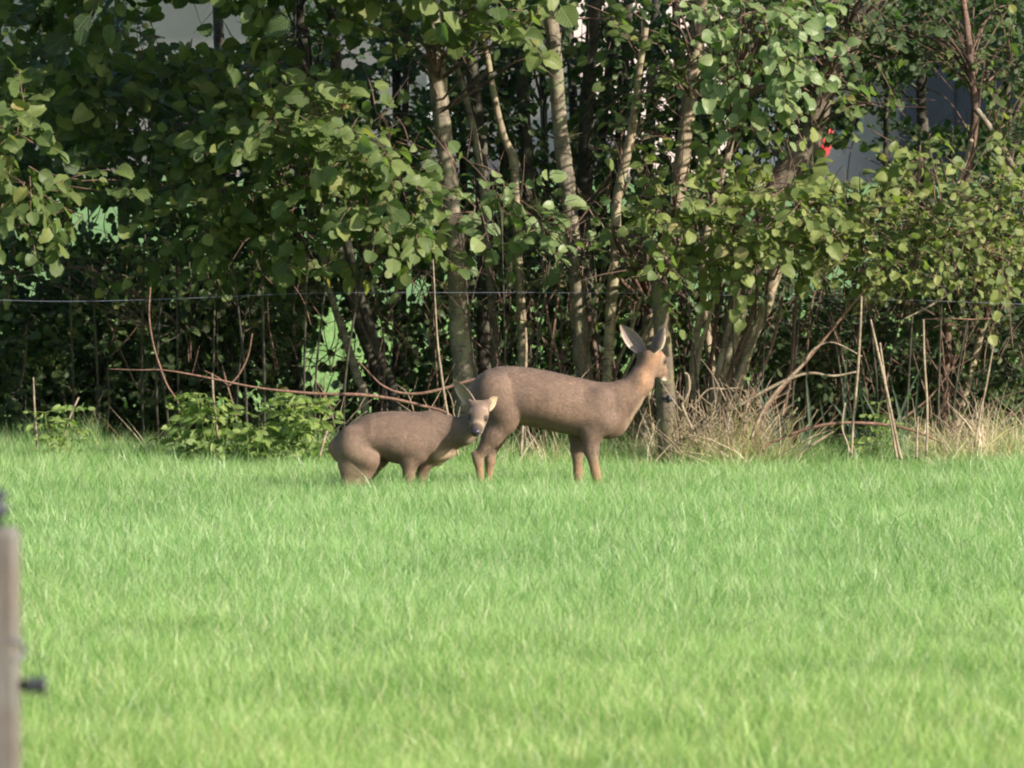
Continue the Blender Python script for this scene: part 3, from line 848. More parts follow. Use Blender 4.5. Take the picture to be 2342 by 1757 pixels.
# crowns above the frame: they shade the stems below (real foliage, metres)
for key, cx_, cz_, cy_, n_ in (('A', -2.0, 3.6, 43.6, 60), ('B', -1.2, 3.5, 43.4, 60), ('C', -0.5, 3.7, 43.6, 60), ('D', 0.0, 4.0, 44.5, 40), ('H', 0.5, 3.8, 43.8, 60),
                               ('L', 1.1, 3.9, 44.6, 50), ('N', 2.0, 3.9, 44.9, 60), ('O', 3.0, 3.9, 44.8, 50), ('b18', -2.8, 3.8, 44.0, 60), ('b19', -3.4, 3.6, 43.8, 60), ('J2', 0.9, 4.4, 45, 40)):
    T[key].blob(cx_, cz_, cy_, 0.8, 0.95, 1.2, n_, .11, world=True, leaves=8, length=.4, branch=.2, hole=False)

# --- leafy shrubs in front of the trunks


def shrub(label, x, Yd, blobs, leaf='leaf', shape='round', cap=260, stems=3, bark='bark_red', h=300, name='hazel_shrub', group=None):
    b = P(x, 990, Yd); b.y = Yd; b.z = gz(b.x, Yd)
    s = Plant(name, label, 'shrub', b, leaf=leaf, shape=shape, cap=cap, bark=bark, group=group)
    for k in range(stems):
        a = (k - (stems - 1) / 2)
        top = P(x + a * 90 + random.uniform(-30, 30), 985 - h * random.uniform(.8, 1.1), Yd + random.uniform(-.2, .3))
        midp = (b + top) / 2 + Vector((random.uniform(-.06, .06), 0, 0))
        b2 = Vector((midp.x + a * .06, Yd + 1.0, gz(midp.x, Yd + 1.0) - .05)); s.stem([top, midp.lerp(b2, .5) + Vector((0, -.2, .25)), b2], [.0035, .007, .010], 'stem', 'bark_dark', 7, 0.05)
    for bb in blobs:
        kw = bb[8] if len(bb) > 8 else {}
        s.blob(*bb[:8], **kw)
    return s


shrub('large-leaved shrub with hanging sunlit leaves at the edge of the frame above the wire', -190, 43.0,
      [(60, 350, 42.8, 120, 100, .3, 26, .09, dict(updown=-.4)), (-40, 250, 43, 100, 100, .3, 14, .09), (30, 430, 42.9, 90, 60, .2, 10, .085, dict(updown=-.4)), (160, 420, 43.1, 70, 50, .2, 7, .08)], h=650)
shrub('dark green canopy of broad shaded leaves under the grey wall opening', 250, 43.9,
      [(150, 150, 43.9, 220, 150, .4, 40, .09), (330, 200, 43.7, 170, 80, .3, 36, .1), (560, 210, 43.7, 130, 90, .3, 26, .095), (250, 30, 43.4, 80, 50, .2, 10, .08),
       (60, 60, 43.6, 100, 80, .3, 16, .085), (530, 30, 43.8, 60, 40, .2, 6, .075)], h=880, stems=4)
shrub('broad shrub with bright yellow-green leaf tips beside the crouching deer', 640, 43.2,
      [(620, 270, 42.9, 130, 55, .25, 26, .085), (760, 290, 42.8, 110, 70, .25, 30, .085), (560, 350, 43.2, 150, 90, .3, 24, .085), (860, 400, 42.9, 110, 110, .3, 36, .08),
       (680, 430, 43.3, 170, 110, .35, 36, .085), (840, 520, 43.1, 120, 80, .3, 26, .075)], h=640, stems=5)
shrub('shaded mid-height shrub with a curled brown leaf left of the yellow-green shrub', 420, 43.8,
      [(420, 440, 43.5, 150, 110, .35, 34, .08), (300, 380, 43.6, 130, 70, .3, 20, .08, dict(mat='leaf_dark')), (500, 540, 43.8, 190, 80, .4, 34, .06), (60, 560, 44, 140, 70, .3, 20, .05)], h=520, stems=4)
shrub('low leafy shoots with broad dull leaves between the thick alder and the mottled one', 1090, 43.3,
      [(1110, 450, 43.1, 115, 80, .25, 26, .09), (1020, 400, 43.4, 60, 60, .2, 9, .07), (1150, 540, 43.6, 110, 60, .25, 14, .065), (960, 560, 43.5, 90, 60, .2, 10, .065)], leaf='leaf_pale', h=540)
shrub('sunny alder shrub whose leaves hide the stems above the bare stool', 1600, 43.2,
      [(1480, 440, 43.1, 110, 75, .25, 32, .068), (1620, 470, 43.0, 110, 80, .25, 34, .062), (1740, 410, 42.9, 90, 80, .25, 30, .07), (1560, 540, 43.3, 150, 50, .3, 26, .055), (1350, 460, 43.3, 70, 60, .2, 10, .065)],
      leaf='leaf_yellow', h=560, stems=4)
shrub('dense shrub with small yellowing leaves above the tall reed stalks', 1960, 43.3,
      [(1880, 500, 43.1, 120, 90, .3, 56, .050), (2040, 480, 43.1, 110, 90, .3, 62, .045), (2170, 460, 43.2, 90, 100, .3, 52, .045), (2010, 315, 43.0, 55, 42, .15, 12, .065), (1960, 590, 43.5, 160, 50, .3, 30, .05)],
      leaf='leaf_yellow', h=560, stems=5)
# small-leaved dark thicket in the shade
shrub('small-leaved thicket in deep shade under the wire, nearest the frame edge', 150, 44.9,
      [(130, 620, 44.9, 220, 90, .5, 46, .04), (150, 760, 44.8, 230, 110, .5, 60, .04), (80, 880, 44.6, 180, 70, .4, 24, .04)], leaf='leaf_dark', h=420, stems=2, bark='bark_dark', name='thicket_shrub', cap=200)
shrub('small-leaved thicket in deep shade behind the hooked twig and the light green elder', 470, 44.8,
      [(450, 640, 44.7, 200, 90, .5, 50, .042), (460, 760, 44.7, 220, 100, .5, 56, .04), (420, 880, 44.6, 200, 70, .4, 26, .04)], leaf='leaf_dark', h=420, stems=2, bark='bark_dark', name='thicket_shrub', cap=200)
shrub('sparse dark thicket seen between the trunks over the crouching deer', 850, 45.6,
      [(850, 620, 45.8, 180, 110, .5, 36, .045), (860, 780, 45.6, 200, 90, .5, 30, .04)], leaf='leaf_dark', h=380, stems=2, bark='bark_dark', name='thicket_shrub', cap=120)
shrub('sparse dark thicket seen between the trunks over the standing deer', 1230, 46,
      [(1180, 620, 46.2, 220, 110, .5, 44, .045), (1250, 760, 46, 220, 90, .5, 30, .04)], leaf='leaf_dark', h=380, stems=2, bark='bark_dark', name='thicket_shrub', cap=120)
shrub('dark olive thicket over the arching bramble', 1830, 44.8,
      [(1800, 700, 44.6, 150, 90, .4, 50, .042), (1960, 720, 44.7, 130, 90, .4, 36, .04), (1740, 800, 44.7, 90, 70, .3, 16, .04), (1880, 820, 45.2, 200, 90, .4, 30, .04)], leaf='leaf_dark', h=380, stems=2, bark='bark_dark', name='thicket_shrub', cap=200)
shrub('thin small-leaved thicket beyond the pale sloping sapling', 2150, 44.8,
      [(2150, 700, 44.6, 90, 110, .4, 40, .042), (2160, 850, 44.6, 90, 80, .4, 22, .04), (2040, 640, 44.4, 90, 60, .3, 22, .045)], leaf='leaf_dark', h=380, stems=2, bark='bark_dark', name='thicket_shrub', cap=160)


def feathery(label, x, w, y, h, n, Yd=42.75, name='elder_plant', size=.058):
    """upright shoots with tiers of narrow pointed leaves, bright green"""
    b = P(x, 1010, Yd); b.z = gz(b.x, Yd)
    s = Plant(name, label, 'plant', b, leaf='weed', shape='lance', cap=260, bark='bark_pale', twig_mat='weed')
    for k in range(n):
        px_ = x + w * (2 * (k + .5) / n - 1) + random.uniform(-8, 8)
        hy = y + h * random.random() + (abs(px_ - x) / w) ** 2 * h * .6
        t = P(px_, hy, Yd + random.uniform(-.2, .2)); g = Vector((x_ := t.x + (b.x - t.x) * .3 + random.uniform(-.04, .04), t.y, gz(x_, t.y)))
        s.stem([t, (t + g) / 2 + Vector((random.uniform(-.03, .03), 0, 0)), g], [.002, .0035, .0045], 'shoot', 'weed', 6, 0, keep=False)
        m = max(3, int((t.z - g.z) / .055))
        for q in range(m):
            p = t.lerp(g, q / m)
            for z in range(2):
                a = random.random() * 6.28
                s.spray(p, (math.cos(a), math.sin(a) * .7 - .3, .15), random.uniform(.07, .13), 5, size * random.uniform(.8, 1.2), hole=False, thick=.0016, hang=.75)
    return s


feathery('light green elder tuft standing in the grass beneath the reddish bramble', 440, 62, 850, 50, 7)
feathery('light green elder tuft low in the grass between the other two', 556, 60, 905, 35, 5)
feathery('light green elder tuft nearest the rump of the crouching deer', 652, 46, 842, 50, 6)
feathery('small pale weed with hanging leaves beside the dry stick near the frame edge', 130, 35, 850, 60, 4, size=.04, name='weed_plant')
feathery('low weed at the foot of the tall paired reed stalks', 1870, 60, 940, 30, 5, 43.0, 'weed_plant', .035)
feathery('thin climbing weed hanging on the single upright reed stalk', 1905, 25, 860, 50, 3, 43.1, 'weed_plant', .035)

# unseen boughs added above the frame, placed to shade the leaves below
for key, cx_, cz_, cy_, rx_, rz_, ry_, n_ in (('A', -0.95, 2.9, 43.05, .75, .28, .45, 95), ('A', -1.2, 3.3, 42.8, .8, .38, .5, 60), ('B', -0.4, 3.1, 42.8, .7, .38, .5, 44), ('C', 0.1, 3.3, 42.8, .6, .4, .5, 24), ('b18', -1.9, 2.95, 43.0, .7, .33, .5, 80),
                                         ('N', 1.9, 3.6, 44.4, .8, .4, .5, 24)):
    T[key].blob(cx_, cz_, cy_, rx_, rz_, ry_, n_, .11, world=True, leaves=8, length=.4, branch=.2, hole=False)
# the shaded interior of the tree line: a mass of small leaves nobody could count
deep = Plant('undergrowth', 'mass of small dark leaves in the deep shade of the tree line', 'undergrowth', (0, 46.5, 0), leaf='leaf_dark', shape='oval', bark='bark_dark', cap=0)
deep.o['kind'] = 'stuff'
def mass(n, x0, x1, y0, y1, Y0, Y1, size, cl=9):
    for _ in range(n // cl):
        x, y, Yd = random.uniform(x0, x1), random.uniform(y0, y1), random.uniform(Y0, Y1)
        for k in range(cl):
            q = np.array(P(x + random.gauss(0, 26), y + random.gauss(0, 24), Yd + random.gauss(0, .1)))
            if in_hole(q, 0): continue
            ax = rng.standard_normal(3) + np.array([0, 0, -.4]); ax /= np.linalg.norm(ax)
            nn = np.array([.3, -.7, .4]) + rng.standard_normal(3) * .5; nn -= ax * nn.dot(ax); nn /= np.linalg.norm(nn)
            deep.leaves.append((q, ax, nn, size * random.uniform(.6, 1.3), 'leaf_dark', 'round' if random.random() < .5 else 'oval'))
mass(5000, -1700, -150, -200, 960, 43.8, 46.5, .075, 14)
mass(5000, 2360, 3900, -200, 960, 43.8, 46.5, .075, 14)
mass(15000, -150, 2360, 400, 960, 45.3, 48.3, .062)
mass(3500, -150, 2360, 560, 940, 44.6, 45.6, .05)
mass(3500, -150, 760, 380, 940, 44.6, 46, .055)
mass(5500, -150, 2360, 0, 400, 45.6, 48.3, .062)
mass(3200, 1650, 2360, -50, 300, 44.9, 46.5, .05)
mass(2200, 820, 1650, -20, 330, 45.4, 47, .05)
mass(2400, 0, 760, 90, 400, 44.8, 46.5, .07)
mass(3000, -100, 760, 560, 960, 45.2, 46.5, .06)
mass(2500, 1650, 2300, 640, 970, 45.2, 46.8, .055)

# ------------------------------------------------------------------ realise leaves
CLEAR = [('C', 120, 370, .93), ('C', 370, 545, .8), ('H', 400, 480, .75), ('J', 430, 600, .7), ('I', 380, 620, .6), ('L', 400, 500, .6), ('D', 380, 620, .55), ('C', 545, 960, .9), ('H', 105, 400, .92), ('H', 480, 960, .88), ('D', 120, 380, .8), ('E', 110, 380, .9),
         ('F', 90, 410, .9), ('I', -20, 380, .8), ('J', 220, 430, .92), ('J', 600, 740, .8), ('L', 130, 400, .93), ('M', 250, 420, .85), ('N', 150, 390, .6), ('A', -20, 180, .85),
         ('B', -20, 140, .8), ('N2', 580, 760, .92), ('O', -20, 390, .8), ('G', 280, 420, .6), ('B', 600, 880, .8), ('A', 620, 880, .8)]
CLR = []
for key, y0, y1, st in CLEAR:
    C_, R_ = TREES[key].stems[0]
    pr_ = np.array([proj(c_) for c_ in C_]); o_ = np.argsort(pr_[:, 1])
    CLR.append((pr_[o_, 1], pr_[o_, 0], R_[o_] / pxm(44), y0, y1, st, C_[:, 1].mean()))
ZONES = [(960, 380, 1420, 620, .22, 44.9), (1290, -20, 1520, 380, .3, 44.9), (840, 125, 1300, 375, .82, 44.9), (1290, 220, 1500, 380, .6, 44.9), (1000, 590, 1420, 900, .8, 44.2), (300, 640, 1000, 860, .7, 44.3), (1700, 650, 2211, 980, .6, 44.2)]
TRUE_KEEP = ('weed',)


def cleared(lf):
    if lf[4] in TRUE_KEEP: return False
    if in_hole(lf[0], 0, True) and random.random() < .985: return True
    x, y = proj(lf[0]); Y0 = lf[0][1]
    for (ys_, xs2, rr, y0, y1, st, yt) in CLR:
        if y0 < y < y1 and Y0 < yt + .05 and abs(x - np.interp(y, ys_, xs2)) < np.interp(y, ys_, rr) + 7 and random.random() < st: return True
    for (x0, y0, x1, y1, st, ym) in ZONES:
        if x0 < x < x1 and y0 < y < y1 and Y0 < ym and random.random() < st: return True
    return False


for pl in ALL: pl.leaves = [lf for lf in pl.leaves if not cleared(lf)]
allv = []
for pi, pl in enumerate(ALL):
    for li, lf in enumerate(pl.leaves):
        x, y = proj(lf[0])
        if -20 < x < 2231 and -20 < y < 1040:
            allv.append((int(x // 13), int(y // 13), lf[0][1], pi, li, lf[3]))
allv.sort(key=lambda v: (v[0], v[1], v[2]))
vis = {}
last, rank = None, 0
for v in allv:
    if (v[0], v[1]) != last: last = (v[0], v[1]); rank = 0
    if rank < 1: vis.setdefault(v[3], []).append((v[5], v[4]))
    rank += 1


def basis(ax, nn):
    xx = np.cross(ax, nn); xx /= np.linalg.norm(xx) + 1e-9
    return xx, ax, np.cross(xx, ax)


for pi, pl in enumerate(ALL):
    front = sorted(vis.get(pi, []), reverse=True)[:pl.cap]
    front = {li for _, li in front}
    crown = MB()
    for li, (q, ax, nn, sz, mat, shp) in enumerate(pl.leaves):
        xx, yy, zz = basis(ax, nn)
        if li in front:
            o = bpy.data.objects.new('leaf', leaf_data(shp, li % 4, mat))
            COL.objects.link(o); o.parent = pl.o
            q2 = q - pl.base
            o.matrix_local = Matrix(((xx[0] * sz, yy[0] * sz, zz[0] * sz, q2[0]), (xx[1] * sz, yy[1] * sz, zz[1] * sz, q2[1]), (xx[2] * sz, yy[2] * sz, zz[2] * sz, q2[2]), (0, 0, 0, 1)))
        else:
            V, F, U = LEAF[shp + '_lo'][li % 3]
            W = (V * sz) @ np.array([xx, yy, zz]) + (q - pl.base)
            crown.add(W, F, rng.random(), U)
    mats = {}
    for lf in pl.leaves: mats[lf[4]] = mats.get(lf[4], 0) + 1
    if crown.n:
        # material slots per leaf kind
        me = crown.mesh('crown', None)
        names = sorted(mats)
        for nm in names: me.materials.append(M[nm])
        if len(names) > 1:
            idx = []
            for li, lf in enumerate(pl.leaves):
                if li not in front: idx += [names.index(lf[4])] * len(LEAF[lf[5] + '_lo'][li % 3][1])
            me.polygons.foreach_set('material_index', np.array(idx, np.int32))
        link('crown', me, pl.o, kind='stuff')
    if pl.twigs.n:
        link('crown_twigs', pl.twigs.mesh('crown_twigs', M[pl.tm]), pl.o, kind='stuff')

# ------------------------------------------------------------------ brushwood, stalks, brambles


def stick(name, label, cat, pts, w, Yd, mat, dY=0.0, group=None, sides=8, subs=()):
    p, r = lw(pts, Yd, w, dY)
    if name == 'bramble': r = [v * .78 for v in r]
    b = p[-1]
    o = thing(name, label, cat, tuple(b), group)
    mb = MB(); tube(mb, p, r, sides, 6, 0.04, 0, b); link('stem', mb.mesh('stem', M[mat]), o)
    for (pp, ww) in subs:
        p2, r2 = lw(pp, Yd, ww, dY); mb = MB(); tube(mb, p2, r2, 6, 5, 0.04, 0, b); link('branch', mb.mesh('branch', M[mat]), o)
    return o


stick('bramble', 'long reddish bramble cane arching low behind the crouching deer', 'bramble', [(232, 797), (300, 799), (360, 800), (460, 818), (560, 838), (680, 850), (780, 853), (850, 862), (910, 876), (965, 892), (1000, 930)], [2, 3, 4, 5, 6, 8, 9, 9, 8, 7, 6], 42.6, 'bramble')
stick('bramble', 'reddish bramble cane curving up behind the ears of the crouching deer', 'bramble', [(1052, 812), (1000, 826), (955, 840), (905, 850), (862, 848), (825, 832), (800, 808), (772, 778)], [7, 8, 8, 8, 7, 5, 4, 3], 42.5, 'bramble')
stick('bramble', 'arching bramble cane with purple bark over the dark ditch opening', 'bramble', [(1640, 968), (1690, 945), (1750, 924), (1810, 914), (1870, 914), (1930, 920), (1985, 934), (2030, 955)], [6, 7, 8, 9, 9, 8, 7, 6], 42.9, 'bramble')
stick('bramble', 'thin orange twig drooping in a hook before the dark thicket', 'bramble', [(325, 620), (322, 680), (330, 740), (345, 790), (360, 830), (382, 865), (395, 900)], [3, 4, 5, 5, 5, 5, 4], 42.9, 'bramble')
stick('bramble', 'short forked orange twig next to the hooked one', 'bramble', [(480, 790), (490, 830), (505, 880), (515, 930)], [3, 4, 4, 5], 43.0, 'bramble', subs=[([(545, 720), (535, 770), (515, 810), (492, 835)], [2, 3, 4, 4]), ([(440, 800), (470, 815), (490, 830)], [2, 3, 3])])
stick('bramble', 'purple cane running level below the wire over the reed stalks', 'bramble', [(1990, 690), (2050, 688), (2100, 690), (2140, 688)], [3, 4, 4, 3], 43.0, 'bramble')
stick('dead_branch', 'pale dead branch slanting up out of the dry grass, forked in the middle', 'branch', [(1862, 770), (1800, 740), (1760, 752), (1730, 790), (1690, 830), (1650, 880), (1620, 950)], [3, 3, 5, 6, 7, 7, 7], 42.8, 'straw',
      subs=[([(1850, 803), (1800, 812), (1750, 806), (1700, 820), (1640, 850), (1590, 880)], [4, 5, 6, 7, 7, 6])])
stick('dead_branch', 'reddish dead branch slanting steeply behind the forked pale one', 'branch', [(1925, 545), (1880, 610), (1830, 670), (1790, 720), (1740, 780), (1690, 835), (1640, 900)], [3, 5, 6, 6, 7, 8, 8], 43.2, 'bramble')
stick('dead_branch', 'thin pale twig slanting over the smallest leaves', 'branch', [(2075, 615), (2040, 640), (2000, 665), (1950, 690)], [3, 4, 4, 3], 43.0, 'straw')
stick('dead_branch', 'short grey stick poking from the grass below the arching bramble', 'branch', [(1800, 932), (1770, 950), (1740, 970), (1715, 992)], [5, 6, 6, 6], 42.9, 'straw')
stick('dead_branch', 'hooked pale branch end next to the head of the standing deer', 'branch', [(1478, 806), (1486, 812), (1488, 840), (1480, 862), (1474, 880), (1500, 940), (1512, 985)], [6, 6, 6, 6, 7, 6, 5], 43.0, 'straw')
stick('dead_branch', 'level pale twig joining the hooked branch to the bare stool', 'branch', [(1600, 838), (1560, 840), (1528, 842), (1500, 872)], [3, 4, 4, 3], 43.1, 'straw')
for lab, pts, w, Yd in [
    ('tall single reed stalk crossing the wire', [(1860, 640), (1858, 700), (1852, 800), (1843, 900), (1838, 985)], [4, 5, 6, 6, 6], 42.7),
    ('front one of the two crossed leaning reed stalks', [(1880, 690), (1900, 780), (1920, 870), (1938, 960), (1946, 992)], [4, 6, 6, 7, 7], 42.6),
    ('rear one of the two crossed leaning reed stalks', [(1900, 740), (1908, 800), (1918, 880), (1930, 950), (1936, 990)], [4, 5, 5, 6, 6], 42.75),
    ('upright reed stalk next to the level purple cane', [(1994, 690), (1996, 780), (2002, 880), (2000, 985)], [4, 5, 5, 6], 42.8),
    ('slightly leaning reed stalk before the pale sapling', [(2145, 745), (2130, 830), (2115, 900), (2105, 965)], [3, 4, 5, 5], 42.8),
    ('short reed stalk at the foot of the paired stalks', [(1825, 870), (1818, 920), (1830, 960), (1838, 990)], [3, 4, 4, 5], 42.8),
    ('thin upright stalk beside the dry grass tussock by the ditch', [(1982, 900), (1980, 940), (1979, 990)], [4, 5, 5], 42.7),
    ('thin pale stalk bending over the neck of the crouching deer', [(935, 560), (940, 660), (945, 740), (952, 800), (962, 870), (975, 930), (990, 985)], [2, 3, 4, 5, 5, 5, 5], 42.3),
    ('upright grey stick rising behind the back of the standing deer', [(1135, 708), (1136, 760), (1132, 840), (1128, 930), (1124, 985)], [4, 6, 6, 6, 6], 42.4),
    ('dry upright stick by the small pale weed', [(72, 815), (74, 870), (78, 930), (80, 975)], [3, 4, 5, 5], 42.8),
    ('dry leaning stick next to the small pale weed', [(170, 858), (155, 890), (142, 930), (136, 965)], [4, 5, 4, 4], 42.8),
    ('grey dry stick over the light green elder', [(458, 806), (460, 850), (466, 900), (470, 950)], [4, 5, 5, 5], 42.7),
    ('short broken stick just behind the tail of the crouching deer', [(706, 930), (698, 955), (690, 985)], [5, 6, 6], 42.3)]:
    stick('reed_stalk' if 'reed' in lab else 'dry_stalk', lab, 'stalk', pts, w, Yd, 'straw', group='dry stalks along the hedge foot')

# fine criss-cross brushwood in the shade: nobody could count it
mb = MB()
for _ in range(900):
    x = random.uniform(-60, 2270) if random.random() < .3 else random.uniform(560, 2270); y = random.uniform(420, 960); Yd = random.uniform(43.7, 46.8)
    p = np.array(P(x, y, Yd)); a = random.gauss(1.35, .55) * random.choice((-1, 1))
    L_ = random.uniform(.12, .5)
    d = np.array([math.cos(a) * random.choice((1, -1)), random.uniform(-.3, .3), abs(math.sin(a))])
    q = p + d * L_
    tube(mb, [p, (p + q) / 2 + rng.standard_normal(3) * L_ * .07, q], [.0036, .003, .0015], 4, 3)
for _ in range(85):
    x = random.uniform(760, 2240); Yd = random.uniform(44.0, 46.2); y1_ = random.uniform(880, 960); y0_ = random.uniform(430, 700); ln = random.gauss(30, 120)
    p0, p1 = np.array(P(x, y1_, Yd)), np.array(P(x + ln, y0_, Yd))
    tube(mb, [p0, (p0 + p1) / 2 + rng.standard_normal(3) * .05, p1], [random.uniform(.004, .008), .005, .002], 5, 4)
o = link('brushwood', mb.mesh('brushwood', M['bark_red']), kind='stuff'); o['label'] = 'fine tangled twigs in the shade of the tree line'; o['category'] = 'brushwood'
mb = MB()
for _ in range(380):
    x = random.choice((random.uniform(1440, 1680), random.uniform(1440, 1680), random.uniform(1980, 2240), random.uniform(680, 1300))); y = random.uniform(820, 985) if x < 1900 else random.uniform(880, 985)
    Yd = random.uniform(42.9, 43.7)
    p = np.array(P(x, min(985, y + 60), Yd)); a = random.uniform(.5, 2.6); L_ = random.uniform(.1, .32)
    q = p + np.array([math.cos(a), random.uniform(-.2, .2), math.sin(a)]) * L_
    tube(mb, [p, (p + q) / 2 + rng.standard_normal(3) * L_ * .08, q], [.003, .0026, .0012], 4, 3)
o = link('dry_brushwood', mb.mesh('dry_brushwood', M['straw']), kind='stuff'); o['label'] = 'pale broken stems littering the foot of the bare stool'; o['category'] = 'brushwood'

# tussocks of dry grass, reed leaves
X_, Y_, H_ = [], [], []
for (xc, wd, n, yd0, yd1, hm_) in [(1580, 95, 74, 42.8, 43.8, .95), (1500, 90, 46, 42.9, 43.9, .85), (1620, 30, 16, 43.0, 43.4, 1.25), (1420, 60, 24, 43, 43.6, .5), (2060, 90, 60, 42.8, 43.7, .75), (2160, 90, 74, 42.8, 43.7, .8), (1950, 60, 14, 43, 43.5, .4),
                                  (1440, 30, 16, 42.95, 43.3, .55), (1150, 200, 60, 42.9, 43.7, .55), (300, 320, 40, 43.1, 43.6, .4), (880, 120, 20, 43.1, 43.6, .45)]:
    for _ in range(n):
        Yd = random.uniform(yd0, yd1); p = P(random.gauss(xc, wd * .6), 980, Yd)
        X_.append(p.x); Y_.append(Yd); H_.append(hm_ * random.uniform(.35, 1.3))
scatter('dry_grass', TUFTS_DRY, 6, np.array(X_), np.array(Y_), 'bleached dry grass at the foot of the tree line', 'grass', .8, 1.2, .42, np.array(H_))

for k, (x, w, lab) in enumerate([(1735, 45, 'clump of blue-green reed leaves in the dark ditch beside the arching bramble'), (1840, 50, 'clump of blue-green reed leaves behind the single upright reed stalk'), (1925, 50, 'sparse reed leaves behind the leaning stalk pair')]):
    b = P(x, 985, 43.35); b.z = gz(b.x, 43.35)
    o = thing('reed_clump', lab, 'reeds', tuple(b), 'green reed clumps in the ditch')
    for q in range(11):
        mb = MB()
        a = random.gauss(0, .38); h = random.uniform(.35, .75); bx = random.uniform(-w, w) * pxm(44); wd = random.uniform(.007, .012); V, U = [], []
        tw = random.uniform(-.5, .5)
        for s_ in range(9):
            t = s_ / 8
            cx_ = bx + math.sin(a) * h * t + a * .35 * h * t * t; cz = h * t * math.cos(a * t) - .12 * t ** 3 * abs(a)
            ww = wd * (1 - t ** 3) + .0006
            V += [(cx_ - ww * math.cos(tw), -ww * math.sin(tw), cz), (cx_, .003, cz - .001), (cx_ + ww * math.cos(tw), ww * math.sin(tw), cz)]; U += [(-.1, t), (0, t), (.1, t)]
        F = []
        for s_ in range(8):
            F += [(3 * s_, 3 * s_ + 1, 3 * s_ + 4, 3 * s_ + 3), (3 * s_ + 1, 3 * s_ + 2, 3 * s_ + 5, 3 * s_ + 4)]
        mb.add(V, F, random.random(), U)
        l_ = link('leaf', mb.mesh('leaf', M['reed']), o); l_.location = (0, random.uniform(-.15, .15), 0)

# ------------------------------------------------------------------ fence: post, wire, near post


def lathe(mb, prof, sides=20, origin=(0, 0, 0), axis='z', bump=0.0):
    pts = []
    for (r, z) in prof:
        for k in range(sides):
            th = 2 * math.pi * k / sides; rr = max(r, 1e-4) * (1 + bump * random.gauss(0, 1))
            p = (rr * math.cos(th), rr * math.sin(th), z)
            if axis == 'x': p = (p[2], p[0], p[1])
            if axis == 'y': p = (p[0], p[2], p[1])
            pts.append((p[0] + origin[0], p[1] + origin[1], p[2] + origin[2]))
    F = [(i * sides + k, i * sides + (k + 1) % sides, (i + 1) * sides + (k + 1) % sides, (i + 1) * sides + k) for i in range(len(prof) - 1) for k in range(sides)]
    mb.add(pts, F, 0)


PY = 43.05
pt, pb = P(1424, 608, PY), P(1447, 985, PY)
g = gz(pb.x, PY)
post = thing('fence_post', 'round mossy wooden fence post behind the head of the standing deer', 'fence post', (pb.x, PY, g))
mb = MB()
mid = (pt + pb) / 2; mid.x -= .004
tube(mb, [(pb.x + .006, PY, g - .2), tuple(pb), tuple(mid), (pt.x, PY, pt.z - .03), tuple(pt)], [26 * pxm(PY), 24 * pxm(PY), 20 * pxm(PY), 17.5 * pxm(PY), 14 * pxm(PY)], 20, 8, .035, 0, (pb.x, PY, g))
link('wood', mb.mesh('wood', M['post']), post)
mb = MB(); lathe(mb, [(0, -.03), (.010, -.03), (.010, 0), (.016, .004), (.016, .016), (.009, .02), (.014, .026), (.014, .036), (0, .04)], 12, axis='y')
ins = link('insulator', mb.mesh('insulator', M['plastic']), post); ins.location = (pt.x - pb.x + .012, -.06, pt.z - g - .018)
mb = MB(); lathe(mb, [(0, -.03), (.008, -.03), (.008, 0), (.02, .004), (.02, .014), (.008, .02), (.012, .03), (0, .032)], 12, axis='x')
ins = link('insulator', mb.mesh('insulator', M['plastic']), post); w_ = P(1441, 860, PY); ins.location = (w_.x - pb.x, -.05, w_.z - g)

# the thin conductor, sagging between posts
wp = [(-400, 632), (-150, 643), (0, 648), (150, 651), (330, 647), (500, 640), (640, 634), (800, 632), (1000, 632), (1200, 632), (1424, 634), (1650, 640), (1800, 645), (1950, 648), (2080, 652), (2211, 657), (2500, 666)]
p, r = lw(wp, 43.12, .75)
mb = MB(); b = p[2]
tube(mb, p, r, 6, 8, 0, 0, b)
wire = thing('fence_wire', 'thin pale electric fence wire stretched across the tree line above the deer', 'wire', tuple(b), me=mb.mesh('fence_wire', M['wire']))

# near post at the left edge, out of focus
NY = 14.0


def PN(x, y): return P(x, y, NY)


e = PN(40, 1140)
W_ = .115
nb = thing('near_fence_post', 'blurred squared timber post cut off by the frame edge, close to the camera', 'fence post', (e.x - W_ / 2, NY, 0))
m = NT('weathered_post_wood')
tc = m.n('ShaderNodeTexCoord'); mp = m.n('ShaderNodeMapping'); m.l(tc.outputs['Object'], mp.inputs[0]); mp.inputs['Scale'].default_value = (14, 14, 1.2)
a_ = m.noise(6, 6, mp.outputs[0], .7); b_ = m.noise(3.2, 3, tc.outputs['Object'])
r1 = m.ramp(a_.outputs[0], [(.3, (.085, .078, .066)), (.6, (.15, .138, .118)), (.8, (.22, .205, .18))])
r2 = m.ramp(b_.outputs[0], [(.42, (.55, .36, .25)), (.6, (1, 1, 1))])
mu_ = m.n('ShaderNodeMix', data_type='RGBA', blend_type='MULTIPLY'); mu_.inputs[0].default_value = .8
m.l(r1.outputs[0], mu_.inputs[6]); m.l(r2.outputs[0], mu_.inputs[7]); m.l(mu_.outputs[2], m.b.inputs['Base Color']); m.b.inputs['Roughness'].default_value = .85; m.bump(a_.outputs[0], .6, .004)
mb = MB()
hz = e.z
secs = [(-.3, 0), (.3, .0), (.7, .001), (hz - .012, 0), (hz, -.008)]
sh = [(-1, -1), (-.86, -1.0), (.86, -1), (1, -.86), (1, .86), (.86, 1), (-.86, 1), (-1, .86)]
V = [(sx * (W_ / 2 + o_), sy * (W_ / 2 + o_), z) for (z, o_) in secs for (sx, sy) in sh]
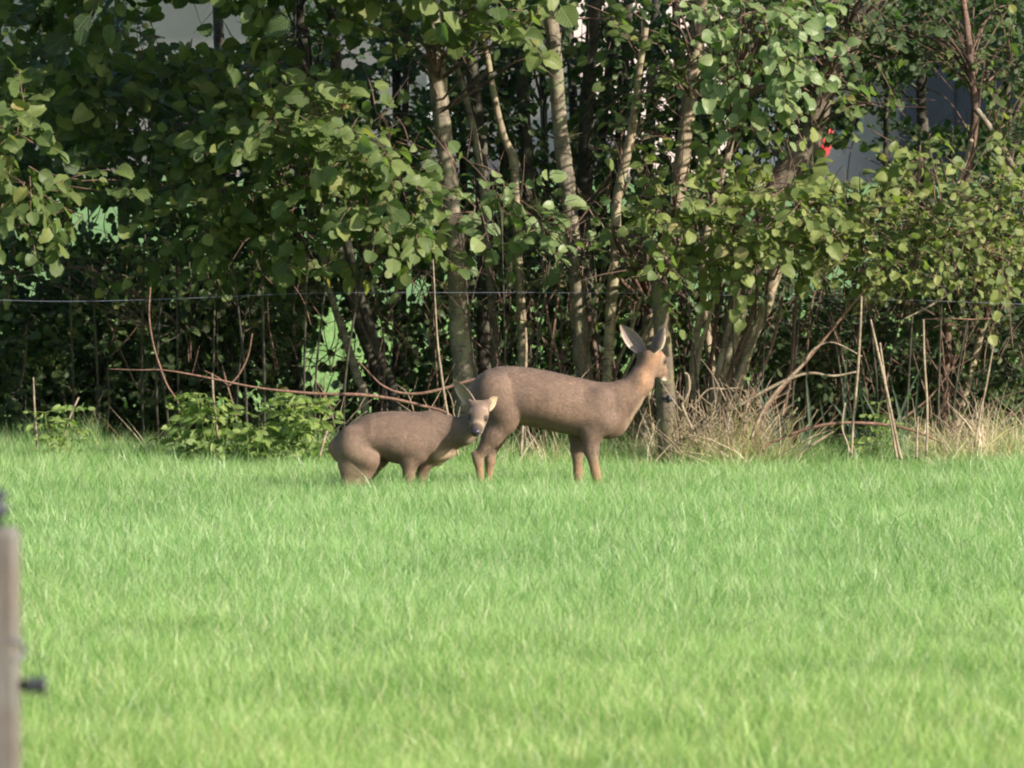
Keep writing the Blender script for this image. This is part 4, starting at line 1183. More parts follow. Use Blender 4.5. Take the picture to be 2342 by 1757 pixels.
F = [(i * 8 + k, i * 8 + (k + 1) % 8, (i + 1) * 8 + (k + 1) % 8, (i + 1) * 8 + k) for i in range(len(secs) - 1) for k in range(8)]
n0 = 8 * (len(secs) - 1)
F += [(n0, n0 + 1, n0 + 2, n0 + 3), (n0, n0 + 3, n0 + 4, n0 + 7), (n0 + 4, n0 + 5, n0 + 6, n0 + 7)]
mb.add(V, F)
link('wood', mb.mesh('wood', m.m, False), nb)


def insulator(x, y, L, r, lab=None):
    q = PN(x, y)
    mb = MB()
    lathe(mb, [(0, 0), (r * .55, 0), (r * .55, L * .35), (r, L * .40), (r, L * .55), (r * .6, L * .6), (r * .6, L * .7), (r * 1.05, L * .75), (r * 1.05, L * .97), (0, L)], 16, axis='x')
    o = link('insulator', mb.mesh('insulator', M['plastic']), nb, label=lab); o.location = (W_ / 2 - .002, -.02, q.z); return o


insulator(60, 1478, .050, .0175)
q = PN(0, 1110)
mb = MB(); lathe(mb, [(0, 0), (.009, 0), (.009, .02), (.02, .024), (.02, .04), (.012, .045), (.012, .052), (.019, .056), (.016, .066), (0, .066)], 16)
o = link('insulator', mb.mesh('insulator', M['plastic']), nb); o.location = (-W_ / 2 + (q.x - (e.x - W_)) - .006, 0, hz - .002)
# pale galvanised staple and tape end between them
q = PN(42, 1392)
mb = MB(); tube(mb, [(W_ / 2 - .01, -.058, q.z + .012), (W_ / 2 + .008, -.05, q.z + .006), (W_ / 2 + .012, -.03, q.z - .012), (W_ / 2 - .004, -.058, q.z - .024)], [.003, .004, .004, .003], 8)
link('staple', mb.mesh('staple', M['roof']), nb)

# ------------------------------------------------------------------ deer
def smin(a, b, k):
    h = np.clip(0.5 + 0.5 * (b - a) / k, 0, 1)
    return b * (1 - h) + a * h - k * h * (1 - h)


class Field:
    def __init__(s, lo, hi, h):
        s.lo = np.array(lo, np.float32); s.h = h
        s.n = np.ceil((np.array(hi) - lo) / h).astype(int) + 1
        g = [s.lo[i] + np.arange(s.n[i], dtype=np.float32) * h for i in range(3)]
        s.X, s.Y, s.Z = np.meshgrid(*g, indexing='ij')
        s.f = np.full(s.X.shape, 1.0, np.float32)

    def cone(s, a, b, ra, rb, k=0.03, flat=1.0):
        """tapered capsule; flat < 1 narrows it sideways (y)"""
        a = np.array(a, np.float32); b = np.array(b, np.float32)
        ab = b - a; L2 = float(ab.dot(ab)) + 1e-9
        px_, py_, pz_ = s.X - a[0], s.Y - a[1], s.Z - a[2]
        t = np.clip((px_ * ab[0] + py_ * ab[1] + pz_ * ab[2]) / L2, 0, 1)
        d = np.sqrt((px_ - t * ab[0]) ** 2 + ((py_ - t * ab[1]) / flat) ** 2 + (pz_ - t * ab[2]) ** 2) - (ra + (rb - ra) * t)
        s.f = smin(s.f, d.astype(np.float32), k)

    def ell(s, c, R, k=0.03, rot=0.0):
        x = s.X - c[0]; z = s.Z - c[2]; y = s.Y - c[1]
        cr, sr = math.cos(rot), math.sin(rot)
        x, z = x * cr + z * sr, -x * sr + z * cr
        q = np.sqrt((x / R[0]) ** 2 + (y / R[1]) ** 2 + (z / R[2]) ** 2)
        s.f = smin(s.f, ((q - 1) * min(R)).astype(np.float32), k)

    def torso(s, secs, k=0.03):
        xs_ = [a[0] for a in secs]
        top = np.interp(s.X, xs_, [a[1] for a in secs]); bot = np.interp(s.X, xs_, [a[2] for a in secs]); w = np.interp(s.X, xs_, [a[3] for a in secs])
        zc = (top + bot) / 2; h = (top - bot) / 2
        # slightly egg-shaped section: ribs wider below the middle
        zz = (s.Z - zc) / h
        ww = w * (1 - 0.13 * zz)
        q = np.sqrt(zz ** 2 + (s.Y / ww) ** 2)
        d = (q - 1) * np.minimum(h, w) * 0.9
        ex = np.maximum(xs_[0] - s.X, s.X - xs_[-1])
        d = np.where(ex > 0, np.maximum(d, ex), d)
        s.f = smin(s.f, d.astype(np.float32), k)

    def polys(s):
        f = s.f; nx, ny, nz = f.shape
        ins = f < 0
        cnt = np.zeros((nx - 1, ny - 1, nz - 1), np.int8)
        for dx in (0, 1):
            for dy in (0, 1):
                for dz in (0, 1):
                    cnt += ins[dx:nx - 1 + dx, dy:ny - 1 + dy, dz:nz - 1 + dz]
        act = (cnt > 0) & (cnt < 8)
        I, J, K = np.nonzero(act)
        idx = -np.ones(act.shape, np.int64); idx[I, J, K] = np.arange(len(I))
        acc = np.zeros((len(I), 3)); num = np.zeros(len(I))
        cor = [(a, b, c) for a in (0, 1) for b in (0, 1) for c in (0, 1)]
        for a in cor:
            for ax in range(3):
                if a[ax] == 0:
                    b = list(a); b[ax] = 1
                    fa = f[I + a[0], J + a[1], K + a[2]]; fb = f[I + b[0], J + b[1], K + b[2]]
                    m_ = (fa < 0) != (fb < 0)
                    t = np.where(m_, fa / np.where(m_, fa - fb, 1), 0)
                    pos = np.array(a, float)[None, :].repeat(len(I), 0); pos[:, ax] += t
                    acc[m_] += pos[m_]; num[m_] += 1
        V = (acc / num[:, None] + np.stack([I, J, K], -1)) * s.h + s.lo
        Fs = []
        for ax in range(3):
            a, b = (ax + 1) % 3, (ax + 2) % 3
            sl0 = [slice(None)] * 3; sl1 = [slice(None)] * 3
            sl0[ax] = slice(0, -1); sl1[ax] = slice(1, None)
            for o_ in (a, b):
                sl0[o_] = slice(1, -1); sl1[o_] = slice(1, -1)
            A = ins[tuple(sl0)]; B = ins[tuple(sl1)]
            ch = A != B
            E = np.array(np.nonzero(ch)).T
            off = np.zeros(3, int); off[a] = 1; off[b] = 1
            E = E + off
            inv = A[ch]
            def cell(da, db):
                e_ = E.copy(); e_[:, a] -= da; e_[:, b] -= db
                return idx[e_[:, 0], e_[:, 1], e_[:, 2]]
            q = np.stack([cell(1, 1), cell(0, 1), cell(0, 0), cell(1, 0)], -1)
            q[~inv] = q[~inv][:, ::-1]
            Fs.append(q)
        return V.astype(np.float32), np.concatenate(Fs).astype(np.int32)


def relax(V, F, it=2, w=0.5):
    for _ in range(it):
        acc = np.zeros_like(V); num = np.zeros(len(V))
        for k in range(4):
            np.add.at(acc, F[:, k], V[F[:, (k + 1) % 4]]); np.add.at(num, F[:, k], 1)
            np.add.at(acc, F[:, k], V[F[:, (k - 1) % 4]]); np.add.at(num, F[:, k], 1)
        V = V * (1 - w) + w * acc / num[:, None]
    return V


def vnormals(V, F):
    n = np.cross(V[F[:, 2]] - V[F[:, 0]], V[F[:, 3]] - V[F[:, 1]])
    N = np.zeros_like(V)
    for k in range(4): np.add.at(N, F[:, k], n)
    return N / (np.linalg.norm(N, axis=1)[:, None] + 1e-12)


def mat_coat(name, hair=False):
    m = NT(name)
    at = m.n('ShaderNodeAttribute', attribute_name='coat')
    tc = m.n('ShaderNodeTexCoord')
    mp = m.n('ShaderNodeMapping'); m.l(tc.outputs['Object'], mp.inputs[0]); mp.inputs['Scale'].default_value = (90, 200, 230)
    a = m.noise(1.0, 4, mp.outputs[0], .7)
    b = m.noise(9, 4, tc.outputs['Object'], .6)
    s = m.n('ShaderNodeMath', operation='MULTIPLY_ADD'); m.l(b.outputs[0], s.inputs[0]); s.inputs[1].default_value = .8; m.l(a.outputs[0], s.inputs[2])
    r = m.ramp(s.outputs[0], [(.62, (.76, .75, .74)), (.9, (1, 1, 1)), (1.15, (1.22, 1.19, 1.13))])
    mu = m.n('ShaderNodeMix', data_type='RGBA', blend_type='MULTIPLY'); mu.inputs[0].default_value = 1
    m.l(at.outputs['Color'], mu.inputs[6]); m.l(r.outputs[0], mu.inputs[7])
    out = mu.outputs[2]
    if hair:
        t = m.n('ShaderNodeAttribute', attribute_name='tint')
        hr = m.ramp(t.outputs['Fac'], [(0, (.93, .93, .92)), (1, (1.10, 1.09, 1.08))])
        m2 = m.n('ShaderNodeMix', data_type='RGBA', blend_type='MULTIPLY'); m2.inputs[0].default_value = 1
        m.l(out, m2.inputs[6]); m.l(hr.outputs[0], m2.inputs[7]); out = m2.outputs[2]
    m.l(out, m.b.inputs['Base Color'])
    m.b.inputs['Roughness'].default_value = .78
    m.b.inputs['Specular IOR Level'].default_value = .25
    m.b.inputs['Sheen Weight'].default_value = .12
    m.b.inputs['Sheen Roughness'].default_value = .5
    m.b.inputs['Sheen Tint'].default_value = (1, .85, .7, 1)
    if not hair: m.bump(a.outputs[0], .5, .004)
    return m.m


M['coat'] = mat_coat('deer_coat'); M['coat_hair'] = mat_coat('deer_hair', True)


def set_coat(me, C):
    a = me.attributes.new('coat', 'FLOAT_COLOR', 'POINT')
    C4 = np.ones((len(C), 4), np.float32); C4[:, :3] = C
    a.data.foreach_set('color', C4.ravel())


def ss(x, a, b):
    t = np.clip((x - a) / (b - a), 0, 1); return t * t * (3 - 2 * t)


def fur(V, F, C, N, n, flow, length, o, keep=None):
    """short hairs lying along the coat, one narrow blade each"""
    tri = rng.integers(0, len(F), n)
    w = rng.dirichlet((1, 1, 1, 1), n)
    p = (V[F[tri]] * w[..., None]).sum(1); nn = (N[F[tri]] * w[..., None]).sum(1); cc = (C[F[tri]] * w[..., None]).sum(1)
    nn /= np.linalg.norm(nn, axis=1)[:, None] + 1e-9
    d = flow(p) + rng.normal(0, .22, (n, 3))
    d -= nn * (d * nn).sum(1)[:, None]; d /= np.linalg.norm(d, axis=1)[:, None] + 1e-9
    L_ = length(p) * rng.uniform(.6, 1.3, n)
    tip = p + (d * .93 + nn * rng.uniform(.06, .24, n)[:, None]) * L_[:, None]
    mid = p + (d * .5 + nn * .30) * L_[:, None]
    sd = np.cross(d, nn) * .0009
    Vh = np.stack([p - sd, p + sd, mid + sd * .8, mid - sd * .8, tip + sd * .1, tip - sd * .1], 1).reshape(-1, 3)
    b = np.arange(n)[:, None] * 6
    Fh = np.concatenate([b + np.array([[0, 1, 2, 3]]), b + np.array([[3, 2, 4, 5]])])
    mb = MB(); mb.add(Vh, Fh, np.repeat(rng.random(n), 6).astype(np.float32))
    me = mb.mesh('fur', M['coat_hair'])
    set_coat(me, np.repeat(cc, 6, 0))
    me.normals_split_custom_set_from_vertices(np.repeat(nn, 6, 0).astype(np.float32))
    return link('fur', me, o, kind='stuff')


def ear_mesh(base, tip, open_dir, width, cup, C_out, C_in, rim, Cdark=None, root=.5):
    """cupped leaf-shaped ear with thickness; the hollow faces open_dir"""
    base = np.array(base, float); tip = np.array(tip, float)
    ax = tip - base; L_ = np.linalg.norm(ax); ax /= L_
    od = np.array(open_dir, float); od -= ax * od.dot(ax); od /= np.linalg.norm(od)
    sd = np.cross(ax, od)
    nu, nv = 12, 10
    prof = [(.0, root), (.12, max(root, .70)), (.3, .97), (.45, 1.0), (.62, .90), (.78, .66), (.91, .36), (1.0, .06)]
    us = np.linspace(0, 1, nu + 1)
    wv = np.interp(us, [a[0] for a in prof], [a[1] for a in prof]) * width / 2
    Vs, Cs = [], []
    for lay in (0, 1):
        for u, w in zip(us, wv):
            ang = cup * (1.25 - .55 * u)
            for v in np.linspace(-1, 1, nv + 1):
                th = v * ang
                R_ = w / max(math.sin(min(ang, 1.5)), .2)
                p = base + ax * L_ * u + sd * (R_ * math.sin(th)) + od * (R_ * (1 - math.cos(th)) - R_ * (1 - math.cos(ang)) * .5)
                p = p - od * .010 * math.sin(math.pi * u) * 0
                if lay: p = p - (od * math.cos(th) - sd * math.sin(th)) * .0035 * (1 - abs(v) ** 4)
                Vs.append(p)
                e_ = max(abs(v) ** 5, u ** 8)
                base_c = np.array(C_in) * (.75 + .5 * abs(math.sin(v * 7 + u * 3))) if lay == 0 else np.array(C_out)
                c_ = base_c * (1 - e_) + np.array(rim) * e_ * (.45 if u > .75 else 1)
                if lay == 1 and Cdark is not None: c_ = c_ * (1 - .0) * (1 - .25 * u) + np.array(Cdark) * .25 * u
                Cs.append(c_)
    c = nv + 1; n1 = (nu + 1) * c; F = []
    for i in range(nu):
        for j in range(nv):
            a = i * c + j
            F.append((a, a + 1, a + c + 1, a + c)); F.append((n1 + a, n1 + a + c, n1 + a + c + 1, n1 + a + 1))
        for j in (0, nv):
            a = i * c + j
            F.append((a, a + c, n1 + a + c, n1 + a) if j == 0 else (a, n1 + a, n1 + a + c, a + c))
    return np.array(Vs), np.array(F, np.int32), np.array(Cs)


def uv_sphere(r, mat, name, sc=(1, 1, 1)):
    mb = MB(); prof = [(r * math.sin(t), -r * math.cos(t)) for t in np.linspace(0, math.pi, 11)]
    lathe(mb, prof, 18)
    me = mb.mesh(name, mat)
    return me


GREY = np.array((0.170, 0.114, 0.084)); WARM = np.array((0.225, 0.138, 0.090)); PALE = np.array((0.42, 0.31, 0.21)); DARK = np.array((0.085, 0.062, 0.05))
WHITE = np.array((0.70, 0.66, 0.58)); RUST = np.array((0.33, 0.17, 0.08))


def lerp(a, b, t): return a * (1 - t[:, None]) + b * t[:, None]


# ---- standing doe.  d(x, z): view pixels of the x2.765 enlargement -> metres from the hoof line
DY = 40.35
DX0 = P((750 + 1400 / 2.765) / 1.05925, 700, DY).x


def d(x, y, yy=0.0): return ((x - 1400) / 1300 * .9985, yy, (1883 - y) / 1300)


f = Field((-.45, -.22, -.01), (.66, .24, .80), .0062)
f.torso([(d(x, 0)[0], d(0, t)[2], d(0, b_)[2], w) for x, t, b_, w in [
    (888, 1085, 1165, .035), (905, 1045, 1215, .062), (940, 1005, 1260, .082), (1000, 968, 1290, .098), (1080, 945, 1300, .108), (1180, 942, 1308, .110), (1290, 955, 1328, .118),
    (1400, 974, 1352, .124), (1500, 997, 1372, .122), (1600, 1020, 1388, .114), (1700, 1042, 1392, .100), (1790, 1060, 1382, .088), (1850, 1085, 1345, .072), (1885, 1130, 1300, .055), (1905, 1190, 1260, .03)]], .01)
# neck
f.cone(d(1760, 1195), d(1875, 1150), .098, .084, .035, .72)
f.cone(d(1875, 1150), d(1978, 1048, .015), .082, .062, .03, .80)
f.cone(d(1978, 1048, .015), d(2030, 925, .035), .061, .052, .03, .88)
# brisket
f.ell(d(1800, 1290), (.085, .06, .078), .04)
f.ell(d(1845, 1200), (.06, .055, .08), .03)
# head: turned away to the right
Hc = np.array(d(2048, 882, .045)); fw = np.array((.56, .60, -.60)); fw /= np.linalg.norm(fw)
lat = np.array((fw[1], -fw[0], 0)); lat /= np.linalg.norm(lat); upv = np.cross(lat, fw); upv = upv if upv[2] > 0 else -upv
def hd(a, l, u): return tuple(Hc + fw * a + lat * l + upv * u)
f.cone(hd(-.012, 0, .004), hd(.045, 0, .006), .058, .050, .02)
f.cone(hd(.04, 0, 0), hd(.115, 0, -.014), .043, .031, .02)
f.cone(hd(.11, 0, -.014), hd(.152, 0, -.018), .029, .0245, .015)
f.cone(hd(.005, 0, -.044), hd(.065, 0, -.044), .042, .032, .02)      # jaw
f.cone(hd(.06, 0, -.040), hd(.135, 0, -.042), .025, .015, .012)    # chin
for sg in (1, -1):
    f.cone(hd(.036, .030 * sg, .020), hd(.058, .031 * sg, .016), .0215, .018, .008)   # brow
    f.cone(hd(-.02, .034 * sg, .034), hd(-.035, .044 * sg, .056), .022, .018, .012)   # ear root
# near hind leg (towards the camera is -y)
for sg, dx, dz in ((-1, 0, 0), (1, 85, 0)):
    yk = .062 * sg
    if sg < 0:
        f.ell(d(1075, 1155, -.066), (.080, .048, .125), .022, .35)
        f.cone(d(1050, 1110, yk * 1.1), d(1115, 1235, yk * 1.25), .092, .070, .02, .6)
        f.cone(d(1090, 1200, yk * 1.15), d(1118, 1290, yk), .074, .058, .02, .62)
        f.cone(d(1105, 1285, yk), d(1040, 1385, yk), .064, .052, .025, .62)
        f.cone(d(1045, 1375, yk), d(950, 1518, yk), .048, .0235, .016, .7)
        f.cone(d(926, 1502, yk), d(944, 1545, yk), .0205, .0255, .010, .7)   # hock
        f.cone(d(948, 1550, yk), d(975, 1800, yk), .0225, .0135, .012, .85)
        f.cone(d(962, 1800, yk), d(985, 1868, yk), .0145, .013, .01)
    else:
        f.cone(d(1040, 1160, yk), d(1130, 1285, yk), .085, .055, .03, .6)
        f.cone(d(1130, 1285, yk), d(1022, 1500, yk), .052, .028, .025, .7)
        f.cone(d(1022, 1500, yk), d(1022, 1550, yk), .027, .025, .015, .8)
        f.cone(d(1020, 1545, yk), d(1000, 1800, yk), .024, .013, .015, .85)
        f.cone(d(1000, 1800, yk), d(1020, 1868, yk), .0145, .013, .01)
# front legs
yk = -.062
f.ell(d(1700, 1215, -.068), (.076, .042, .108), .018, -.30)                    # shoulder
f.cone(d(1745, 1290, yk * 1.15), d(1672, 1350, yk), .064, .056, .018, .6)
f.cone(d(1668, 1355, yk), d(1668, 1480, yk), .050, .0350, .022, .65)
f.cone(d(1668, 1480, yk), d(1692, 1600, yk), .0335, .0225, .015, .75)
f.cone(d(1692, 1600, yk), d(1702, 1645, yk), .0235, .0240, .010, .85)       # knee
f.cone(d(1702, 1650, yk), d(1712, 1815, yk), .0195, .0130, .010, .9)
f.cone(d(1712, 1815, yk), d(1730, 1868, yk), .0145, .013, .01)
yk = .06
f.cone(d(1640, 1290, yk), d(1590, 1380, yk), .06, .046, .03, .6)
f.cone(d(1590, 1380, yk), d(1580, 1480, yk), .046, .0340, .02, .7)
f.cone(d(1580, 1480, yk), d(1582, 1610, yk), .0300, .0215, .02, .8)
f.cone(d(1582, 1610, yk), d(1584, 1650, yk), .022, .023, .010, .9)
f.cone(d(1584, 1650, yk), d(1586, 1815, yk), .0215, .0135, .012, .9)
f.cone(d(1586, 1815, yk), d(1602, 1868, yk), .0145, .013, .01)
# tail tuft
f.cone(d(898, 1090), d(886, 1150), .022, .014, .015)
V, F = f.polys(); V = relax(V, F, 3); N = vnormals(V, F)
x_, y_, z_ = V[:, 0], V[:, 1], V[:, 2]
C = np.repeat(GREY[None], len(V), 0)
C = lerp(C, DARK * 1.5 + GREY * .15, ss(z_, .64, .73) * .5 * ss(x_, .55, .1)); C = lerp(C, WARM * 1.15, np.exp(-((z_ - .50) / .07) ** 2) * np.exp(-((x_ - .02) / .16) ** 2) * .45); C = lerp(C, DARK * 1.4, np.exp(-((x_ - .125) / .03) ** 2) * ss(z_, .50, .42) * .35)           # darker back line, warm flank; shoulder-crease shade painted into the coat
C = lerp(C, PALE * .62, ss(z_, .36, .24) * .55)                                        # lower legs warmer
C = lerp(C, RUST * .9, ss(z_, .31, .20) * .5)
C = lerp(C, PALE * .8, ss(-N[:, 2], .5, .95) * ss(z_, .35, .42) * ss(.62 - z_, .0, .1) * .5)
C = lerp(C, WARM, ss(x_, .26, .44) * .35)                                         # neck
hx = (V - Hc) @ fw; hl = (V - Hc) @ lat; hu = (V - Hc) @ upv
head = ss(x_, .42, .46) * ss(z_, .55, .60)
C = lerp(C, WARM * 1.1, head * ss(hx, -.05, .02) * .6)
C = lerp(C, RUST * 1.15, head * np.exp(-((hx + .012) / .03) ** 2) * ss(hl, 0, .03) * .35)
C = lerp(C, DARK, head * ss(hx, .10, .135) * ss(hu, -.03, -.015) * .8)
C = lerp(C, WHITE, head * ss(hx, .112, .125) * ss(-hu, .030, .040) * .8)
C = lerp(C, PALE, ss(x_, .34, .42) * ss(N[:, 0] - N[:, 2] * .7, .75, 1.1) * (1 - head) * .8)   # pale throat edge
C = lerp(C, DARK, head * ss(-hx, .02, .05) * ss(np.abs(hl), .035, .015) * .5)
rump = ss(-x_, .355, .39) * ss(z_, .45, .5); C = lerp(C, PALE, rump * .35)
for sg in (1, -1):
    de = np.linalg.norm(V - np.array(hd(.056, .040 * sg, .010)), axis=1)
    C = lerp(C, DARK * .6, ss(-de, -.026, -.014) * .85); C = lerp(C, PALE * .8, np.exp(-((de - .030) / .006) ** 2) * head * .35)
C = lerp(C, DARK * 1.3, head * ss(-np.abs(hl), -.016, -.006) * ss(hx, .06, .10) * ss(hu, -.01, .01) * .6)
mb = MB(); mb.add(V, F); me = mb.mesh('body', M['coat']); set_coat(me, C)
doe = thing('deer', 'adult roe deer standing side on with raised head turned away to the fence post', 'deer', (DX0, DY, gz(DX0, DY)), 'roe deer in the grass')
link('body', me, doe)


def flow_doe(p):
    fl = np.tile(np.array((-.8, 0, -.45)), (len(p), 1))
    up = (p[:, 2] < .34)
    fl[up] = (-.1, 0, -1)
    nk = (p[:, 0] > .30) & (p[:, 2] > .5)
    fl[nk] = (-.5, -.1, -.85)
    hd_ = (p[:, 0] > .47) & (p[:, 2] > .62)
    fl[hd_] = -fw
    return fl


def len_doe(p): return np.where(((p[:, 0] > .46) & (p[:, 2] > .6)) | (p[:, 2] < .3), .005, .010)


fur(V, F, C, N, 60000, flow_doe, len_doe, doe)
for (b_, t_, od, w_, Cin, Cout) in [(d(2008, 862, .055), d(1855, 680, .085), (-.35, -.75, .25), .078, (.21, .155, .14), (.18, .13, .11)),
                                    (d(2056, 846, .0), d(2136, 698, -.03), (.85, .50, .1), .090, (.24, .18, .15), (.085, .062, .052))]:  # second ear's back is coloured darker: its shade is painted in
    Ve, Fe, Ce = ear_mesh(b_, t_, od, w_, .95, Cout, Cin, (.50, .40, .30))
    mb = MB(); mb.add(Ve, Fe); me = mb.mesh('ear', M['coat']); set_coat(me, Ce); link('ear', me, doe)
for sg in (1, -1):
    e_ = link('eye', uv_sphere(.0125, M['eye'], 'eye'), doe); e_.location = hd(.056, .0415 * sg, .010)
nm = uv_sphere(.016, M['nose'], 'nose'); n_ = link('nose', nm, doe); n_.location = hd(.166, 0, -.012); n_.scale = (1, 1, .85)


def hooves(o, pts):
    for (x, y, z) in pts:
        mb = MB()
        for sg in (-1, 1):
            tube(mb, [(x - .006, y + .007 * sg, .038), (x + .006, y + .008 * sg, .02), (x + .022, y + .009 * sg, .004)], [.0105, .012, .007], 8, 3)
        link('hoof', mb.mesh('hoof', M['hoof']), o)


hooves(doe, [d(985, 1868, -.062), d(1020, 1868, .062), d(1730, 1868, -.062), d(1602, 1868, .06)])

# ---- smaller deer, half crouching, looking at the camera.  q(x, z): pixels of the x5.53 enlargement
QY = 39.95
QX0 = P((740 + 1000 / 5.53) / 1.05925, 900, QY).x


def q(x, y, yy=0.0): return ((x - 1000) / 2599 * .997, yy, (1996 - y) / 2599 * .995)


f = Field((-.42, -.26, -.01), (.48, .20, .62), .0056)
f.torso([(q(x, 0)[0], q(0, t)[2], q(0, b_)[2], w) for x, t, b_, w in [
    (62, 1085, 1150, .02), (90, 1040, 1200, .042), (150, 972, 1290, .058), (230, 892, 1330, .074), (340, 805, 1330, .088), (470, 738, 1300, .096), (600, 690, 1230, .102), (740, 664, 1262, .106),
    (880, 658, 1310, .110), (1000, 660, 1332, .110), (1130, 664, 1335, .106), (1270, 672, 1320, .098), (1390, 690, 1290, .088), (1480, 722, 1255, .074), (1560, 780, 1200, .055), (1600, 860, 1140, .03)]], .01)
f.cone(q(1400, 900), q(1600, 935, -.01), .092, .078, .03, .72)
f.cone(q(1600, 938, -.01), q(1780, 912, -.03), .070, .062, .03, .85)
f.cone(q(1780, 905, -.03), q(1915, 790, -.03), .060, .046, .03)
f.ell(q(1470, 1190), (.080, .052, .042), .02, .12)
# head facing the camera
Hq = np.array(q(1968, 668, -.065)); fq = np.array((-.10, -.80, -.56)); fq /= np.linalg.norm(fq)
lq = np.array((-fq[1], fq[0], 0)); lq /= np.linalg.norm(lq); uq = np.cross(fq, lq); uq = uq if uq[2] > 0 else -uq; lq = lq * (1 if lq[0] > 0 else -1)
lq = lq - np.array((0, 0, .05)); lq /= np.linalg.norm(lq)
HS = 1.12
def hq(a, l, u): return tuple(Hq + (fq * a + lq * l + uq * u) * HS)
f.cone(hq(-.015, 0, 0), hq(.035, 0, .002), .050, .044, .02)
f.cone(hq(.03, 0, -.002), hq(.095, 0, -.010), .040, .0315, .018)
f.cone(hq(.09, 0, -.010), hq(.122, 0, -.012), .0305, .0265, .012)
f.cone(hq(.0, 0, -.030), hq(.06, 0, -.030), .035, .027, .02)
f.cone(hq(.055, 0, -.028), hq(.112, 0, -.032), .022, .0145, .012)
for sg in (1, -1):
    f.cone(hq(.022, .028 * sg, .015), hq(.040, .028 * sg, .015), .0195, .0160, .006)
    f.cone(hq(-.022, .026 * sg, .024), hq(-.034, .040 * sg, .034), .022, .016, .018)
# hind legs: near one folded wide, far one under the belly
yk = -.055
f.ell(q(400, 1080, -.060), (.072, .042, .098), .02, .45)
f.cone(q(360, 1120, -.07), q(560, 1265, -.075), .068, .052, .018, .65)
f.cone(q(570, 1270, -.072), q(500, 1390, yk), .052, .046, .02, .65)
f.cone(q(500, 1390, yk), q(310, 1580, yk), .048, .0265, .02, .7)
f.cone(q(330, 1340, yk), q(320, 1520, yk), .056, .036, .03, .6)
f.cone(q(520, 1330, yk), q(400, 1560, yk), .050, .040, .03, .6)
f.cone(q(285, 1590, yk), q(400, 1930, yk), .020, .012, .015)
f.cone(q(400, 1930, yk), q(430, 1965, yk), .013, .012, .01)
yk = .055
f.cone(q(560, 1150, yk), q(700, 1280, yk), .07, .040, .03, .6)
f.cone(q(710, 1270, yk), q(560, 1520, yk), .038, .022, .02, .75)
f.cone(q(560, 1520, yk), q(620, 1930, yk), .019, .012, .015)
f.cone(q(620, 1930, yk), q(650, 1965, yk), .013, .012, .01)
# forelegs
yk = -.055
f.ell(q(1150, 1080, -.062), (.066, .034, .090), .018, -.25)
f.cone(q(1180, 1180, -.06), q(1095, 1280, yk), .050, .040, .018, .65)
f.cone(q(1085, 1280, yk), q(1078, 1480, yk), .0380, .0270, .02, .8)
f.cone(q(1078, 1480, yk), q(1082, 1640, yk), .0250, .0210, .015, .9)
f.cone(q(1082, 1640, yk), q(1085, 1930, yk), .0175, .0118, .012)
f.cone(q(1085, 1930, yk), q(1110, 1965, yk), .013, .012, .01)
yk = .04
f.cone(q(1455, 1262, .01), q(1300, 1305, .01), .034, .030, .012, .8)
f.cone(q(1290, 1320, .01), q(1235, 1480, yk * .6), .032, .0265, .02, .9)
f.cone(q(1235, 1480, yk * .6), q(1235, 1640, yk * .6), .0215, .018, .015)
f.cone(q(1235, 1640, yk * .6), q(1245, 1930, yk * .6), .0170, .0118, .012)
f.cone(q(1245, 1930, yk * .6), q(1270, 1965, yk * .6), .013, .012, .01)
V, F = f.polys(); V = relax(V, F, 3); N = vnormals(V, F)
x_, y_, z_ = V[:, 0], V[:, 1], V[:, 2]
C = np.repeat((GREY * 1.0)[None], len(V), 0)
C = lerp(C, DARK * 1.6, ss(z_, .45, .52) * .3 * ss(.25 - x_, 0, .1))
C = lerp(C, WARM, ss(z_, .30, .2) * .6)
C = lerp(C, PALE * .75, ss(-x_, .10, .25) * ss(z_, .42, .28) * .35)               # lighter thigh: light on the haunch painted into the coat
C = lerp(C, RUST * .9, ss(-x_, .31, .35) * .5)
C = lerp(C, PALE * .95, ss(x_, .14, .18) * ss(z_, .345, .30) * .85)                 # light chest fur
C = lerp(C, GREY * .85, ss(x_, .12, .2) * ss(z_, .34, .38) * .6)                    # grey-brown neck
a_ = (V - Hq) @ fq / HS; l_ = (V - Hq) @ lq / HS; u_ = (V - Hq) @ uq / HS
head = ss(x_, .305, .335) * ss(-y_, .03, .06) * ss(z_, .34, .36)
C = lerp(C, GREY * .95, head)
C = lerp(C, PALE * .7, head * ss(np.abs(l_), .020, .034) * ss(a_, .0, .03) * .5)
C = lerp(C, PALE * .9, head * np.exp(-((a_ - .012) / .014) ** 2) * ss(l_, .014, .022) * ss(u_, .012, .026) * .7)
C = lerp(C, DARK * 1.4, head * ss(-np.abs(l_), -.016, -.006) * ss(a_, .03, .06) * .45)
C = lerp(C, PALE * .85, head * ss(a_, .075, .095) * ss(-a_, -.112, -.10) * .6)
C = lerp(C, DARK * .5, head * ss(a_, .112, .122) * ss(u_, -.028, -.016) * .9)
C = lerp(C, WHITE * 1.1, head * ss(a_, .085, .097) * ss(-u_, .020, .027))
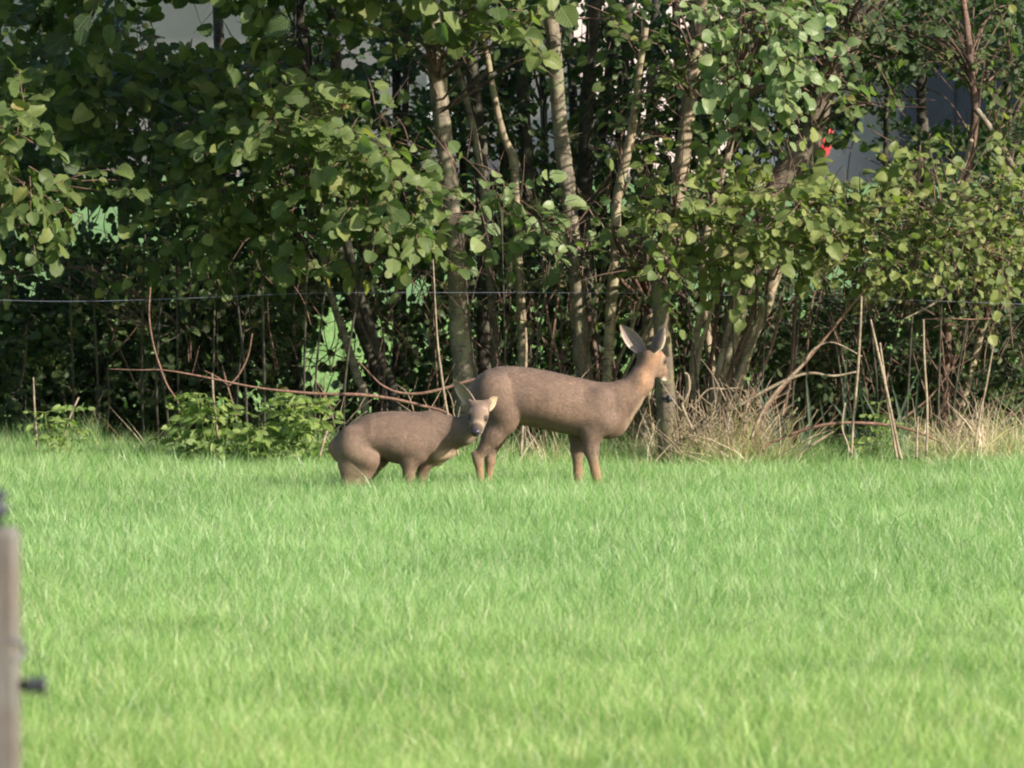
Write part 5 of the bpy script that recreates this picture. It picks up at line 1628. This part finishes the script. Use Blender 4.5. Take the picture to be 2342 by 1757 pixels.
for sg in (1, -1):
    de = np.linalg.norm(V - np.array(hq(.050, .032 * sg, .008)), axis=1)
    C = lerp(C, DARK * .45, ss(-de, -.026, -.014) * .95)
C = lerp(C, DARK * 1.6, head * ss(a_, -.03, .0) * ss(u_, .02, .035) * .5)                       # darker brow
C = lerp(C, DARK * .6, head * ss(a_, .088, .108) * ss(u_, -.020, -.008) * .85)                   # dark muzzle band
mb = MB(); mb.add(V, F); me = mb.mesh('body', M['coat']); set_coat(me, C)
fawn = thing('deer', 'smaller roe deer half crouching in the grass with its face turned to the camera', 'deer', (QX0, QY, gz(QX0, QY)), 'roe deer in the grass')
link('body', me, fawn)


def flow_f(p):
    fl = np.tile(np.array((-.8, 0, -.5)), (len(p), 1))
    fl[p[:, 2] < .22] = (-.1, 0, -1)
    h_ = (p[:, 0] > .31) & (p[:, 1] < -.05)
    fl[h_] = -fq
    return fl


fur(V, F, C, N, 50000, flow_f, lambda p: np.where(((p[:, 0] > .30) & (p[:, 1] < -.04)) | (p[:, 2] < .2), .004, .009), fawn)
for (b_, t_, od, w_, Cin, Cout) in [(q(1918, 588, -.05), q(1640, 252, -.02), (-.62, -.75, -.1), .072, (.24, .18, .12), (.25, .17, .11)),
                                    (q(2022, 628, -.055), q(2205, 478, .02), (.25, -.7, -.3), .062, (.27, .20, .12), (.28, .19, .12))]:
    Ve, Fe, Ce = ear_mesh(b_, t_, od, w_, .95, Cout, Cin, (.45, .35, .25), root=.72)
    mb = MB(); mb.add(Ve, Fe); me = mb.mesh('ear', M['coat']); set_coat(me, Ce); link('ear', me, fawn)
for sg in (1, -1):
    e_ = link('eye', uv_sphere(.0135, M['eye'], 'eye'), fawn); e_.location = hq(.050, .0310 * sg, .007)
n_ = link('nose', uv_sphere(.0175, M['nose'], 'nose'), fawn); n_.location = hq(.136, 0, -.002); n_.scale = (1.2, .75, .9)
hooves(fawn, [q(430, 1965, -.055), q(650, 1965, .055), q(1110, 1965, -.055), q(1270, 1965, .024)])
